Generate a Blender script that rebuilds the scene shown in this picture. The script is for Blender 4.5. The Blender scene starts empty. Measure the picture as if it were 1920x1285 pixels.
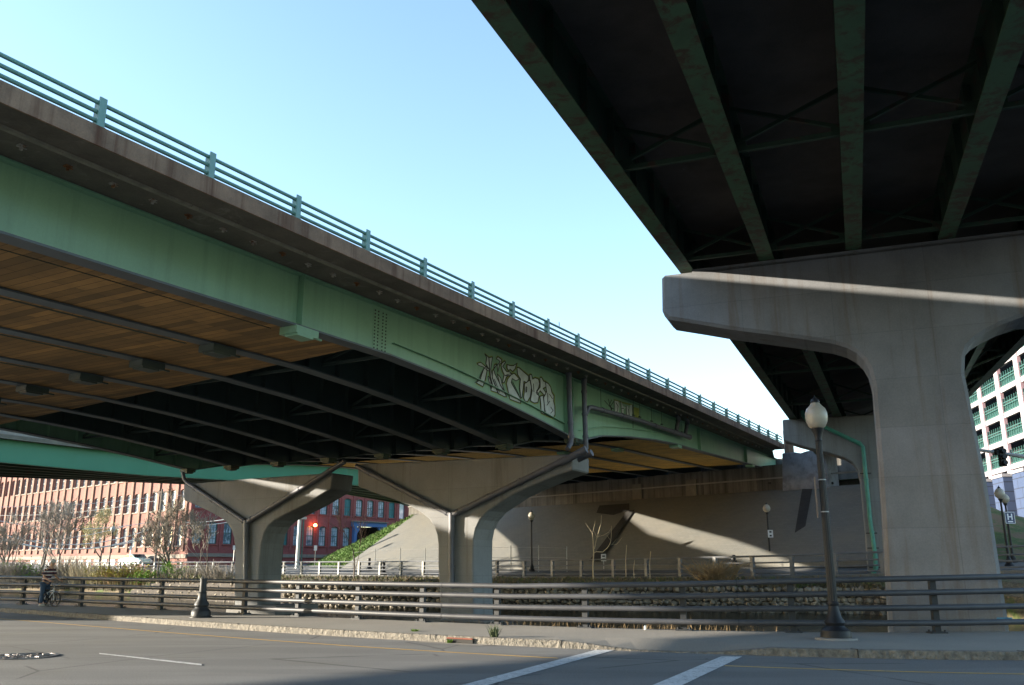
import bpy, bmesh, math, random
from math import radians as R, sin, cos, pi, sqrt, atan2
from mathutils import Vector as V, Matrix, noise
random.seed(7)
S = bpy.context.scene
COL = S.collection

# ------------------------------------------------------------------ camera
F, HZ, CX, CY = 1620.0, 1062.0, 960.0, 642.5      # focal length, horizon row, image centre (1920 px frame)
TH = math.atan((HZ - CY) / F)
CT, ST = cos(TH), sin(TH)
CAM = V((0, 0, 1.65))
cd = bpy.data.cameras.new('camera'); cam = bpy.data.objects.new('camera', cd); COL.objects.link(cam)
cam.location = CAM; cam.rotation_euler = (pi / 2 + TH, 0, 0)
cd.sensor_width = 36; cd.lens = 36 * F / 1920; cd.clip_start = 0.1; cd.clip_end = 4000
S.camera = cam
S.render.resolution_x = 1024; S.render.resolution_y = 685

# ------------------------------------------------------------------ light
SUN_AZ, SUN_EL = 180.0, 10.2        # degrees, azimuth counter-clockwise from +X
w = bpy.data.worlds.new('World'); S.world = w; w.use_nodes = True
nt = w.node_tree; bg = nt.nodes['Background']
sky = nt.nodes.new('ShaderNodeTexSky'); sky.sky_type = 'NISHITA'; sky.sun_disc = False
sky.sun_elevation = R(SUN_EL); sky.sun_rotation = R(90 - SUN_AZ)
sky.air_density = 1.0; sky.dust_density = 0.4; sky.ozone_density = 1.7
nt.links.new(sky.outputs[0], bg.inputs[0]); bg.inputs[1].default_value = 0.15
sl = bpy.data.lights.new('sun', 'SUN'); sun = bpy.data.objects.new('sun', sl); COL.objects.link(sun)
sl.energy = 4.6; sl.angle = R(0.5); sl.color = (1.0, 0.90, 0.74)
sd = V((cos(R(SUN_AZ)) * cos(R(SUN_EL)), sin(R(SUN_AZ)) * cos(R(SUN_EL)), sin(R(SUN_EL))))
sun.rotation_euler = (-sd).to_track_quat('-Z', 'Y').to_euler()
S.view_settings.view_transform = 'Standard'; S.view_settings.look = 'None'
S.view_settings.exposure = 2.08; S.view_settings.gamma = 1
S.cycles.max_bounces = 8; S.cycles.diffuse_bounces = 4

# ------------------------------------------------------------------ pixel -> place helpers (survey of the photo)
def ray(x, y):
    u = (x - CX) / F; v = -(y - CY) / F
    return V((u, CT - v * ST, ST + v * CT))
def onz(x, y, z):
    r = ray(x, y); return CAM + r * ((z - CAM.z) / r.z)
def ony(x, y, Y):
    r = ray(x, y); return CAM + r * (Y / r.y)
def onplane(x, y, p0, n):
    r = ray(x, y); return CAM + r * ((V(p0) - CAM).dot(n) / r.dot(n))
def gx(x, D, z=0): return V(((x - 960) / 1673.0 * D, D, z))
def interp(x, pts):
    if x <= pts[0][0]:
        a, b = pts[0], pts[1]
    elif x >= pts[-1][0]:
        a, b = pts[-2], pts[-1]
    else:
        for a, b in zip(pts, pts[1:]):
            if a[0] <= x <= b[0]: break
    return a[1] + (b[1] - a[1]) * (x - a[0]) / (b[0] - a[0])
def frange(a, b, n): return [a + (b - a) * i / n for i in range(n + 1)]

# ------------------------------------------------------------------ mesh builder
class MB:
    def __init__(s): s.v = []; s.f = []; s.m = []; s.mi = 0
    def add(s, vs, fs):
        o = len(s.v); s.v += [V(p) for p in vs]; s.f += [[o + i for i in f] for f in fs]; s.m += [s.mi] * len(fs)
    def poly(s, *pts): s.add(pts, [list(range(len(pts)))])
    def box(s, c, hx, hy, hz):
        c, hx, hy, hz = V(c), V(hx), V(hy), V(hz)
        p = [c + hx * i + hy * j + hz * k for k in (-1, 1) for j in (-1, 1) for i in (-1, 1)]
        s.add(p, [[0, 2, 3, 1], [4, 5, 7, 6], [0, 1, 5, 4], [2, 6, 7, 3], [0, 4, 6, 2], [1, 3, 7, 5]])
    def bar(s, a, b, w, h, up=(0, 0, 1)):
        a, b = V(a), V(b); d = (b - a); L = d.length; d.normalize()
        sd_ = d.cross(V(up)); 
        if sd_.length < 1e-4: sd_ = d.cross(V((1, 0, 0)))
        sd_.normalize(); u = sd_.cross(d)
        s.box((a + b) / 2, d * L / 2, sd_ * w / 2, u * h / 2)
    def tube(s, pts, r, n=8, cap=True):
        pts = [V(p) for p in pts]; k = len(pts)
        rs = r if isinstance(r, (list, tuple)) else [r] * k
        vs = []; ref = None
        for i, p in enumerate(pts):
            t = (pts[min(i + 1, k - 1)] - pts[max(i - 1, 0)]).normalized()
            if ref is None:
                ref = t.cross(V((0, 0, 1)))
                if ref.length < .05: ref = t.cross(V((1, 0, 0)))
            ref = (ref - t * ref.dot(t)).normalized(); q = t.cross(ref)
            for j in range(n):
                a = 2 * pi * j / n; vs.append(p + (ref * cos(a) + q * sin(a)) * rs[i])
        fs = [[i * n + j, i * n + (j + 1) % n, (i + 1) * n + (j + 1) % n, (i + 1) * n + j] for i in range(k - 1) for j in range(n)]
        if cap: fs += [list(range(n))[::-1], [(k - 1) * n + j for j in range(n)]]
        s.add(vs, fs)
    def prism(s, pts, vec):
        pts = [V(p) for p in pts]; vec = V(vec); n = len(pts)
        s.add(pts + [p + vec for p in pts], [list(range(n))[::-1], [n + i for i in range(n)]] + [[i, (i + 1) % n, n + (i + 1) % n, n + i] for i in range(n)])
    def lathe(s, prof, c=(0, 0, 0), n=20, flute=0):
        c = V(c); vs = []
        for r, z in prof:
            for j in range(n):
                a = 2 * pi * j / n; rr = r * (1 - (flute if j % 2 else 0)); vs.append(c + V((rr * cos(a), rr * sin(a), z)))
        k = len(prof)
        s.add(vs, [[i * n + j, i * n + (j + 1) % n, (i + 1) * n + (j + 1) % n, (i + 1) * n + j] for i in range(k - 1) for j in range(n)] + [list(range(n))[::-1], [(k - 1) * n + j for j in range(n)]])
    def strip(s, rows):
        n = len(rows[0]); vs = [p for r in rows for p in r]
        s.add(vs, [[i * n + j, i * n + j + 1, (i + 1) * n + j + 1, (i + 1) * n + j] for i in range(len(rows) - 1) for j in range(n - 1)])
    def ring(s, rows):      # closed sections swept along
        n = len(rows[0]); vs = [p for r in rows for p in r]
        s.add(vs, [[i * n + j, i * n + (j + 1) % n, (i + 1) * n + (j + 1) % n, (i + 1) * n + j] for i in range(len(rows) - 1) for j in range(n)] + [list(range(n))[::-1], [(len(rows) - 1) * n + j for j in range(n)]])
    def blob(s, c, sx, sy, sz, seed=0, k=.25, sub=1):
        bm = bmesh.new(); bmesh.ops.create_icosphere(bm, subdivisions=sub, radius=1)
        rr = random.Random(seed); a = rr.random() * 6.28; ca, sa = cos(a), sin(a)
        vs = []
        for v in bm.verts:
            p = v.co * (1 + rr.uniform(-k, k)); vs.append(V(c) + V(((p.x * ca - p.y * sa) * sx, (p.x * sa + p.y * ca) * sy, p.z * sz)))
        s.add(vs, [[x.index for x in f.verts] for f in bm.faces]); bm.free()
    def build(s, name, mat, parent=None, loc=None, smooth=False, label=None, cat=None, group=None, kind=None, bevel=0, fix=True):
        me = bpy.data.meshes.new(name)
        o = bpy.data.objects.new(name, me); COL.objects.link(o)
        off = V((0, 0, 0))
        if parent is not None:
            o.parent = parent; off = V(parent.get('_o', (0, 0, 0)))
        elif loc is not None:
            off = V(loc); o.location = off
        o['_o'] = tuple(off)
        me.from_pydata([tuple(p - off) for p in s.v], [], s.f)
        for m in (mat if isinstance(mat, (list, tuple)) else [mat]): me.materials.append(m)
        if any(s.m):
            for p, i in zip(me.polygons, s.m): p.material_index = i
        if fix:
            bm = bmesh.new(); bm.from_mesh(me); bmesh.ops.recalc_face_normals(bm, faces=bm.faces); bm.to_mesh(me); bm.free()
        if smooth:
            for p in me.polygons: p.use_smooth = True
            try: me.set_sharp_from_angle(angle=R(38))
            except Exception: pass
        if bevel:
            b = o.modifiers.new('bevel', 'BEVEL'); b.width = bevel; b.segments = 1; b.limit_method = 'ANGLE'; b.angle_limit = R(40)
        tag(o, label, cat, group, kind)
        return o
def tag(o, label=None, cat=None, group=None, kind=None):
    if label: o['label'] = label
    if cat: o['category'] = cat
    if group: o['group'] = group
    if kind: o['kind'] = kind
    return o
def thing(name, label, cat, loc=(0, 0, 0), group=None):
    o = bpy.data.objects.new(name, None); COL.objects.link(o); o.location = loc; o['_o'] = tuple(loc)
    o.empty_display_size = .3
    return tag(o, label, cat, group)
def copy_tree(o, parent=None):
    c = o.copy(); COL.objects.link(c); c.parent = parent
    for ch in list(o.children): copy_tree(ch, c)
    return c

# ------------------------------------------------------------------ materials
def newmat(name):
    m = bpy.data.materials.new(name); m.use_nodes = True
    return m, m.node_tree, m.node_tree.nodes['Principled BSDF']
def mix(nt, fac, a, b, mode='MIX'):
    n = nt.nodes.new('ShaderNodeMix'); n.data_type = 'RGBA'; n.blend_type = mode
    for i, x in ((0, fac), (6, a), (7, b)):
        if isinstance(x, (int, float)): n.inputs[i].default_value = x
        elif isinstance(x, tuple): n.inputs[i].default_value = (*x, 1)
        else: nt.links.new(x, n.inputs[i])
    return n.outputs[2]
def noisen(nt, vec, scale, detail=6, rough=.6, dist=0):
    n = nt.nodes.new('ShaderNodeTexNoise'); n.inputs['Scale'].default_value = scale; n.inputs['Detail'].default_value = detail
    n.inputs['Roughness'].default_value = rough; n.inputs['Distortion'].default_value = dist
    nt.links.new(vec, n.inputs['Vector']); return n.outputs[0]
def ramp(nt, fac, a, b, ca=(0, 0, 0), cb=(1, 1, 1)):
    n = nt.nodes.new('ShaderNodeValToRGB'); e = n.color_ramp.elements
    e[0].position = a; e[1].position = b; e[0].color = (*ca, 1); e[1].color = (*cb, 1)
    nt.links.new(fac, n.inputs[0]); return n.outputs[0]
def mapping(nt, sc=(1, 1, 1), rot=(0, 0, 0)):
    tc = nt.nodes.new('ShaderNodeTexCoord'); mp = nt.nodes.new('ShaderNodeMapping')
    mp.inputs['Scale'].default_value = sc; mp.inputs['Rotation'].default_value = rot
    nt.links.new(tc.outputs['Object'], mp.inputs[0]); return mp.outputs[0]
def bumpn(nt, h, strength, dist, p):
    b = nt.nodes.new('ShaderNodeBump'); b.inputs['Strength'].default_value = strength; b.inputs['Distance'].default_value = dist
    nt.links.new(h, b.inputs['Height']); nt.links.new(b.outputs[0], p.inputs['Normal'])
def dotcoord(nt, ux, uy):
    tc = nt.nodes.new('ShaderNodeNewGeometry'); out = []
    for u in (ux, uy):
        d = nt.nodes.new('ShaderNodeVectorMath'); d.operation = 'DOT_PRODUCT'; nt.links.new(tc.outputs['Position'], d.inputs[0]); d.inputs[1].default_value = u; out.append(d.outputs['Value'])
    c = nt.nodes.new('ShaderNodeCombineXYZ'); nt.links.new(out[0], c.inputs[0]); nt.links.new(out[1], c.inputs[1]); return c.outputs[0]
def M(name, base, var=.25, scale=1.2, rough=.8, metal=0, spec=.5, joints=None, streak=None, streak_amt=.5, streak_pos=(.52, .75), patch=None, patch_pos=(.55, .68), patch_scale=2.0,
      fine=.15, fscale=40, bump=.3, bdist=.01, sz=.06, pd=0):
    m, nt, p = newmat(name)
    v = mapping(nt)
    n1 = noisen(nt, v, scale, 8, .6)
    dark = tuple(c * (1 - var) for c in base); lite = tuple(min(1, c * (1 + var)) for c in base)
    c = ramp(nt, n1, .35, .65, dark, lite)
    n2 = noisen(nt, v, fscale, 3, .7)
    c = mix(nt, fine, c, ramp(nt, n2, .35, .65, tuple(x * .35 for x in base), tuple(min(1, x * 1.6) for x in base)))
    if streak:
        vs = mapping(nt, (1, 1, sz)); ns = noisen(nt, vs, 2.2, 8, .65, .3)
        f = ramp(nt, ns, *streak_pos)
        mm = nt.nodes.new('ShaderNodeMath'); mm.operation = 'MULTIPLY'; nt.links.new(f, mm.inputs[0]); mm.inputs[1].default_value = streak_amt
        c = mix(nt, mm.outputs[0], c, streak)
    if patch:
        np_ = noisen(nt, v, patch_scale, 10, .72, pd); c = mix(nt, ramp(nt, np_, *patch_pos), c, patch)
    if joints:      # faint formwork panel joints and tie holes
        ux, uy, bw, bh, dark_ = joints
        b = nt.nodes.new('ShaderNodeTexBrick'); b.offset = 0; nt.links.new(dotcoord(nt, ux, uy), b.inputs['Vector']); b.inputs['Scale'].default_value = 1
        b.inputs['Brick Width'].default_value = bw; b.inputs['Row Height'].default_value = bh; b.inputs['Mortar Size'].default_value = .009; b.inputs['Mortar Smooth'].default_value = .3
        b.inputs['Color1'].default_value = (1, 1, 1, 1); b.inputs['Color2'].default_value = (.9, .9, .88, 1); b.inputs['Mortar'].default_value = (dark_, dark_, dark_, 1)
        c = mix(nt, 1.0, c, b.outputs[0], 'MULTIPLY')
    nt.links.new(c, p.inputs['Base Color']); p.inputs['Roughness'].default_value = rough; p.inputs['Metallic'].default_value = metal
    p.inputs['Specular IOR Level'].default_value = spec
    if bump: bumpn(nt, n2, bump, bdist, p)
    return m
def brickmat(name, ux, uy, c1, c2, mortar, bw, bh, ms=.02, rough=.9, var=None, varamt=.4, off=.5, bump=.4, vscale=.3):
    m, nt, p = newmat(name); vec = dotcoord(nt, ux, uy)
    b = nt.nodes.new('ShaderNodeTexBrick'); nt.links.new(vec, b.inputs['Vector'])
    b.offset = off
    b.inputs['Color1'].default_value = (*c1, 1); b.inputs['Color2'].default_value = (*c2, 1); b.inputs['Mortar'].default_value = (*mortar, 1)
    b.inputs['Scale'].default_value = 1; b.inputs['Mortar Size'].default_value = ms; b.inputs['Brick Width'].default_value = bw; b.inputs['Row Height'].default_value = bh
    b.inputs['Bias'].default_value = 0
    c = b.outputs[0]
    if var:
        v = mapping(nt); n = noisen(nt, v, vscale, 8, .65); f = ramp(nt, n, .4, .7)
        mm = nt.nodes.new('ShaderNodeMath'); mm.operation = 'MULTIPLY'; nt.links.new(f, mm.inputs[0]); mm.inputs[1].default_value = varamt
        c = mix(nt, mm.outputs[0], c, var)
    nt.links.new(c, p.inputs['Base Color']); p.inputs['Roughness'].default_value = rough
    if bump: bumpn(nt, noisen(nt, mapping(nt), 14, 4), bump, .02, p)
    return m
def plain(name, c, rough=.5, metal=0, emit=0):
    m, nt, p = newmat(name); p.inputs['Base Color'].default_value = (*c, 1); p.inputs['Roughness'].default_value = rough; p.inputs['Metallic'].default_value = metal
    if emit:
        p.inputs['Emission Color'].default_value = (*c, 1); p.inputs['Emission Strength'].default_value = emit
    return m

B1 = V((.4897, .8719, 0)); N1 = V((.8719, -.4897, 0)); P0 = V((2.624, 36.9, 0))       # left overpass: along, across, origin at its pier row
def b1p(s, q, z): return P0 + B1 * s + N1 * q + V((0, 0, z))
NC = V((.361, .933, 0)); C2 = V((.933, -.361, 0)); PC = V((10.3, 22.5, 0))             # right overpass pier row
B2V = V((.3667, .9303, .0641))

conc = M('concrete', (.19, .18, .165), .18, .5, .88, streak=(.12, .095, .07), streak_amt=.55, streak_pos=(.5, .78), fine=.12, fscale=30, bump=.25)
conc_clean = M('pier_concrete', (.195, .197, .2), .14, .45, .85, joints=((.8719, -.4897, 0), (0, 0, 1), 2.4, 1.25, .72), streak=(.085, .075, .06), streak_amt=.6, streak_pos=(.53, .72), fine=.14, fscale=26, bump=.22, patch=(.19, .17, .145), patch_pos=(.66, .8), patch_scale=.9)
conc_cap = M('stained_concrete', (.175, .18, .19), .16, .7, .88, joints=((.933, -.361, 0), (0, 0, 1), 2.44, 1.3, .76), streak=(.12, .085, .055), streak_amt=.6, streak_pos=(.54, .7), fine=.12, fscale=26, bump=.22, patch=(.3, .29, .27), patch_pos=(.68, .76), patch_scale=1.3)
deckedge = M('deck_edge_concrete', (.245, .155, .095), .3, 1.2, .9, streak=(.10, .042, .02), streak_amt=.9, streak_pos=(.5, .66), patch=(.25, .22, .19), patch_pos=(.67, .72), patch_scale=2.6, fscale=30, sz=.03)
soffit = M('soffit_concrete', (.115, .105, .085), .28, .9, .92, patch=(.22, .21, .18), patch_pos=(.58, .74), patch_scale=1.1, fscale=22, pd=1.0)
soffit_dark = M('shaded_underdeck_concrete', (.035, .03, .026), .25, .7, .95, patch=(.14, .13, .115), patch_pos=(.66, .74), patch_scale=.8, fscale=18)  # dirty concrete, darkened further to paint in the shade under the deck
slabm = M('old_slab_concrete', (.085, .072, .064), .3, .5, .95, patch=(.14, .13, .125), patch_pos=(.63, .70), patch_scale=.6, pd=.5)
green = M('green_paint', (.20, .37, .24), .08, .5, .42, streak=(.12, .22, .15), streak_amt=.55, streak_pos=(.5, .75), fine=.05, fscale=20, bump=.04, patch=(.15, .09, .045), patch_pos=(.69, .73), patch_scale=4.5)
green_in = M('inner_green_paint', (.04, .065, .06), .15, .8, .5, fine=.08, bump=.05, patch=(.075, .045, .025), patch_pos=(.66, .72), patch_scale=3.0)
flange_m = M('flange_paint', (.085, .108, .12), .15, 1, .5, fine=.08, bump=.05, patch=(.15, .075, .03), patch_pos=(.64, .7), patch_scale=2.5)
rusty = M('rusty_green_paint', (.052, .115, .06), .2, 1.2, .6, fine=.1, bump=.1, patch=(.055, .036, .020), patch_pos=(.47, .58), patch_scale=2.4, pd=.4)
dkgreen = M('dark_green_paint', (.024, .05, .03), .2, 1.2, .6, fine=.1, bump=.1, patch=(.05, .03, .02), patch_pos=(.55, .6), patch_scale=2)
railgreen = M('rail_green_paint', (.15, .29, .235), .12, 2, .42, fine=.08, bump=.03, patch=(.3, .33, .3), patch_pos=(.7, .74), patch_scale=8)
b3green = M('bright_green_paint', (.028, .165, .09), .06, .3, .5, fine=.04, bump=.03)
timber = brickmat('timber_planks', tuple(N1), tuple(B1), (.42, .24, .08), (.15, .095, .038), (.03, .018, .01), 5.2, .27, .008, .85, (.11, .075, .035), .6, .4, .3, .9)
asph = M('asphalt', (.13, .128, .126), .18, .25, .9, fine=.55, fscale=42, bump=.7, bdist=.012, patch=(.125, .122, .115), patch_pos=(.55, .6), patch_scale=.35)
nt_ = asph.node_tree; p_ = nt_.nodes['Principled BSDF']; old_ = p_.inputs['Base Color'].links[0].from_socket
vv_ = mapping(nt_, (1, 1, 1)); wv = nt_.nodes.new('ShaderNodeTexVoronoi'); wv.feature = 'DISTANCE_TO_EDGE'; wv.inputs['Scale'].default_value = .23
ad = nt_.nodes.new('ShaderNodeMixRGB'); ad.inputs[0].default_value = .035
nn_ = nt_.nodes.new('ShaderNodeTexNoise'); nn_.inputs['Scale'].default_value = 1.3; nn_.inputs['Detail'].default_value = 6; nt_.links.new(vv_, nn_.inputs['Vector']); nt_.links.new(vv_, ad.inputs[1]); nt_.links.new(nn_.outputs['Color'], ad.inputs[2]); nt_.links.new(ad.outputs[0], wv.inputs['Vector'])
ck = ramp(nt_, wv.outputs['Distance'], .002, .008, (1, 1, 1), (0, 0, 0)); gate = ramp(nt_, noisen(nt_, vv_, .35, 2), .47, .52); mg = mix(nt_, 1, ck, gate, 'MULTIPLY')
mk = nt_.nodes.new('ShaderNodeMath'); mk.operation = 'MULTIPLY'; nt_.links.new(mg, mk.inputs[0]); mk.inputs[1].default_value = .75
wheel = ramp(nt_, noisen(nt_, mapping(nt_, (.12, .9, 1), (0, 0, .55)), .9, 4), .45, .6, (.86, .86, .86), (1.12, 1.12, 1.11))
c_ = mix(nt_, 1, old_, wheel, 'MULTIPLY'); nt_.links.new(mix(nt_, mk.outputs[0], c_, (.02, .02, .02)), p_.inputs['Base Color'])
asph_far = M('far_asphalt', (.10, .10, .098), .2, .3, .9, fine=.3, fscale=30)
sidewalk_m = M('sidewalk_concrete', (.20, .183, .158), .13, .35, .9, fine=.3, fscale=45, bump=.35, patch=(.19, .17, .15), patch_pos=(.6, .7), patch_scale=.6)
kerb_m = M('granite_kerb', (.14, .126, .106), .3, 5, .9, fine=.5, fscale=9, bump=1.0, bdist=.08, patch=(.09, .075, .06), patch_pos=(.62, .68), patch_scale=6)
yellowp = M('yellow_road_paint', (.5, .3, .06), .2, 2, .7, fine=.3, fscale=40, patch=(.1, .09, .07), patch_pos=(.62, .66), patch_scale=5)
whitep = M('white_road_paint', (.5, .5, .5), .15, 2, .7, fine=.4, fscale=40, patch=(.16, .16, .16), patch_pos=(.54, .62), patch_scale=7)
railm = M('painted_steel_rail', (.045, .047, .054), .15, 3, .5, spec=.35, fine=.1, fscale=40, bump=.06, patch=(.2, .19, .18), patch_pos=(.73, .76), patch_scale=7)
postm = M('dark_rail_post', (.028, .03, .034), .2, 3, .6, spec=.25, fine=.1, bump=.08)
ironm = M('black_cast_iron', (.009, .010, .013), .2, 3, .5, spec=.28, fine=.1, bump=.1)
globe_m = M('frosted_globe', (.34, .31, .255), .07, 2.5, .35, fine=.03, bump=.0, streak=(.27, .23, .17), streak_amt=.5, sz=4)
pipe_m = M('pvc_drainpipe', (.095, .097, .115), .14, 2, .5, fine=.08, bump=.05)
pipe_teal = M('copper_green_pipe', (.05, .22, .165), .18, 3, .5, fine=.1, patch=(.12, .09, .06), patch_pos=(.66, .7), patch_scale=5)
steel = M('galvanised_steel', (.33, .33, .32), .12, 3, .45, .5)
rustm = M('rust', (.19, .08, .03), .35, 8, .9)
platem = M('pale_plate', (.4, .38, .33), .3, 12, .8, patch=(.18, .08, .03), patch_pos=(.5, .6), patch_scale=6)
platem2 = M('pale_drip_concrete', (.21, .205, .165), .25, 3, .9, patch=(.1, .09, .07), patch_pos=(.6, .66), patch_scale=2)
conc_ab = M('abutment_concrete', (.10, .094, .083), .25, .7, .9, streak=(.035, .03, .025), streak_amt=.85, streak_pos=(.47, .62), fscale=22, sz=.03)
grass_m = M('grass', (.065, .125, .018), .35, .8, .95, fine=.45, fscale=9, bump=.8, bdist=.08, patch=(.10, .09, .035), patch_pos=(.55, .65), patch_scale=1.4)
dryhill = M('patchy_hill_grass', (.06, .095, .02), .4, .5, .95, fine=.4, fscale=9, bump=.8, bdist=.08, patch=(.15, .095, .055), patch_pos=(.47, .55), patch_scale=.5)
earth = M('bank_earth', (.13, .10, .06), .4, 1.2, .98, fine=.5, fscale=10, bump=1, bdist=.1, patch=(.075, .10, .025), patch_pos=(.52, .62), patch_scale=.8)
stone_m, nt_, p_ = newmat('rubble_stone')
v_ = mapping(nt_); vo = nt_.nodes.new('ShaderNodeTexVoronoi'); vo.inputs['Scale'].default_value = 1.7; nt_.links.new(v_, vo.inputs['Vector'])
hs = nt_.nodes.new('ShaderNodeSeparateColor'); nt_.links.new(vo.outputs['Color'], hs.inputs[0])
c_ = ramp(nt_, hs.outputs[0], 0, 1, (.07, .06, .05), (.26, .225, .175)); c_ = mix(nt_, .35, c_, ramp(nt_, noisen(nt_, v_, 7, 6), .35, .65, (.05, .042, .035), (.36, .30, .22)))
nt_.links.new(c_, p_.inputs['Base Color']); p_.inputs['Roughness'].default_value = .9; bumpn(nt_, noisen(nt_, v_, 12, 5), .7, .04, p_)
water_m, nt_, p_ = newmat('river_water')
p_.inputs['Base Color'].default_value = (.022, .02, .012, 1); p_.inputs['Specular IOR Level'].default_value = .12; p_.inputs['Roughness'].default_value = .2; p_.inputs['IOR'].default_value = 1.33
bumpn(nt_, noisen(nt_, mapping(nt_, (1, 1.6, 1)), 1.6, 4), .16, .05, p_)
glass_m, nt_, p_ = newmat('window_glass')
p_.inputs['Base Color'].default_value = (.05, .06, .07, 1); p_.inputs['Roughness'].default_value = .06; p_.inputs['IOR'].default_value = 1.6
p_.inputs['Metallic'].default_value = .55; p_.inputs['Base Color'].default_value = (.42, .47, .55, 1)
bumpn(nt_, noisen(nt_, mapping(nt_), 1.1, 2), .08, .05, p_)
glass_w = M('blinds_behind_glass', (.36, .42, .48), .3, .9, .15, fine=.02, bump=0, patch=(.09, .13, .17), patch_pos=(.5, .6), patch_scale=.7)
bark = M('grey_bark', (.12, .098, .08), .3, 6, .95, fine=.3)
twig_m = M('grey_twigs', (.23, .20, .165), .5, .8, .9)
twig_pale = M('pale_twigs', (.42, .36, .25), .2, 3, .9)
bloom = M('spring_buds', (.38, .34, .17), .3, 2, .9)
leaf_y = M('yellow_green_leaves', (.26, .24, .03), .4, 2, .9)
leaf_g = M('fresh_green_leaves', (.13, .24, .02), .4, 2, .9)
reed_m = M('dry_reeds', (.22, .15, .075), .4, 2, .9)

# ================================================================== SETTING
def fitcurve(px, z, zf=None):
    return [onz(x, y, z) for x, y in px]
kerb_px = [(-260, 1134), (0, 1149), (240, 1165), (440, 1180), (700, 1197), (960, 1211), (1150, 1221), (1400, 1231), (1650, 1235), (1920, 1237)]
kc = fitcurve(kerb_px, 0)
# least-squares cubic Y(X) through surveyed points
def lsq(pts, deg=3):
    import numpy as np
    c = np.polyfit([p.x for p in pts], [p.y for p in pts], deg); x0, x1 = min(p.x for p in pts), max(p.x for p in pts)
    d = np.polyder(c)
    def f(x):
        if x < x0: return float(np.polyval(c, x0) + np.polyval(d, x0) * (x - x0))
        if x > x1: return float(np.polyval(c, x1) + np.polyval(d, x1) * (x - x1))
        return float(np.polyval(c, x))
    return f
kerbY = lsq(kc)
rail_px = [(40, 1133.5), (150, 1137), (215, 1141), (290, 1144.5), (455, 1151), (555, 1156), (670, 1160.5), (790, 1166), (930, 1172), (1098, 1179.5), (1285, 1184), (1490, 1187), (1755, 1187), (1920, 1186)]
railY = lsq(fitcurve(rail_px, .15))
XS = frange(-75, -22, 18) + frange(-21, 14, 70) + frange(15, 50, 14)
def walkz(x, y, edge):      # kerb ramp by the crosswalk
    t = max(0, 1 - abs(x - 3.1) / 1.9); t = min(1, t * 1.6)
    return .15 - .125 * t * edge
road = MB()
road.strip([[V((x, kerbY(x), 0)) for x in XS], [V((x, kerbY(x) * .4 - 6, 0)) for x in XS], [V((x, -30, 0)) for x in XS]])
road.build('road', asph, kind='structure')
kerb = MB()
rows = []
rr = random.Random(3)
for x in XS: rows.append([V((x, kerbY(x) - .0, -.02)), V((x, kerbY(x) + .015, walkz(x, 0, 1) - .012)), V((x + .01, kerbY(x) + .04, walkz(x, 0, 1))), V((x + .03, kerbY(x) + .2, walkz(x, 0, 1)))])
kerb.strip(list(zip(*rows)))
kerb.build('kerb', kerb_m, kind='structure')
sw = MB()
sw.strip([[V((x + .03, kerbY(x) + .2, walkz(x, 0, 1))) for x in XS], [V((x, kerbY(x) + .9, walkz(x, 0, .35))) for x in XS], [V((x, kerbY(x) + 1.3, .15)) for x in XS],
          [V((x, railY(x) + .35, .15)) for x in XS], [V((x, railY(x) + .36, -1.6)) for x in XS]])
sw.build('sidewalk', sidewalk_m, kind='structure')
# expansion joints in the walk
# road markings
def ribbon(mb, pts, w, z=.004):
    rows = [[], []]
    for i, p in enumerate(pts):
        t = (pts[min(i + 1, len(pts) - 1)] - pts[max(i - 1, 0)]); t.z = 0; t.normalize(); n = V((-t.y, t.x, 0)) * w / 2
        rows[0].append(V((p.x + n.x, p.y + n.y, z))); rows[1].append(V((p.x - n.x, p.y - n.y, z)))
    mb.strip(rows)
ypx = [(0, 1160.5), (240, 1180), (480, 1199.8), (720, 1216), (960, 1229.5), (1045, 1233.5)]
ypx2 = [(1359, 1249.5), (1480, 1254), (1700, 1260), (1920, 1264)]
yl = lsq(fitcurve(ypx + ypx2, 0))
xa, xb, xc = onz(1045, 1233, 0).x, onz(1359, 1249, 0).x, 12
m = MB(); ribbon(m, [V((x, yl(x), 0)) for x in frange(-45, xa, 80)], .1); m.build('yellow_road_line', yellowp, kind='structure')
m = MB(); ribbon(m, [V((x, yl(x), 0)) for x in frange(xb, 30, 60)], .1); m.build('yellow_road_line', yellowp, kind='structure')
def quadmark(name, px, mat, z=.008):
    m = MB(); a, b, c, d = [onz(x, y, z) for x, y in px]
    n = 14
    m.strip([[a.lerp(b, i / n) for i in range(n + 1)], [d.lerp(c, i / n) for i in range(n + 1)]]); return m.build(name, mat, kind='structure')
quadmark('crosswalk_line', [(700, 1328), (1118, 1218.5), (1152, 1219), (735, 1334)], whitep)
quadmark('crosswalk_line', [(1120, 1328), (1352, 1231), (1392, 1231), (1180, 1332)], whitep)
quadmark('lane_dash', [(186, 1224.5), (378, 1245), (378, 1248), (186, 1226.3)], whitep)

# ground sheet and river
m = MB(); n = 24
m.strip([[V((x, y, -2.2)) for x in frange(-2500, 2500, n)] for y in frange(-1200, 3600, n)]); m.build('ground', earth, kind='structure')
m = MB(); m.poly((-260, 5, -.6), (90, 5, -.6), (90, 150, -.6), (-260, 150, -.6)); m.build('river', water_m, kind='structure')

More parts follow.
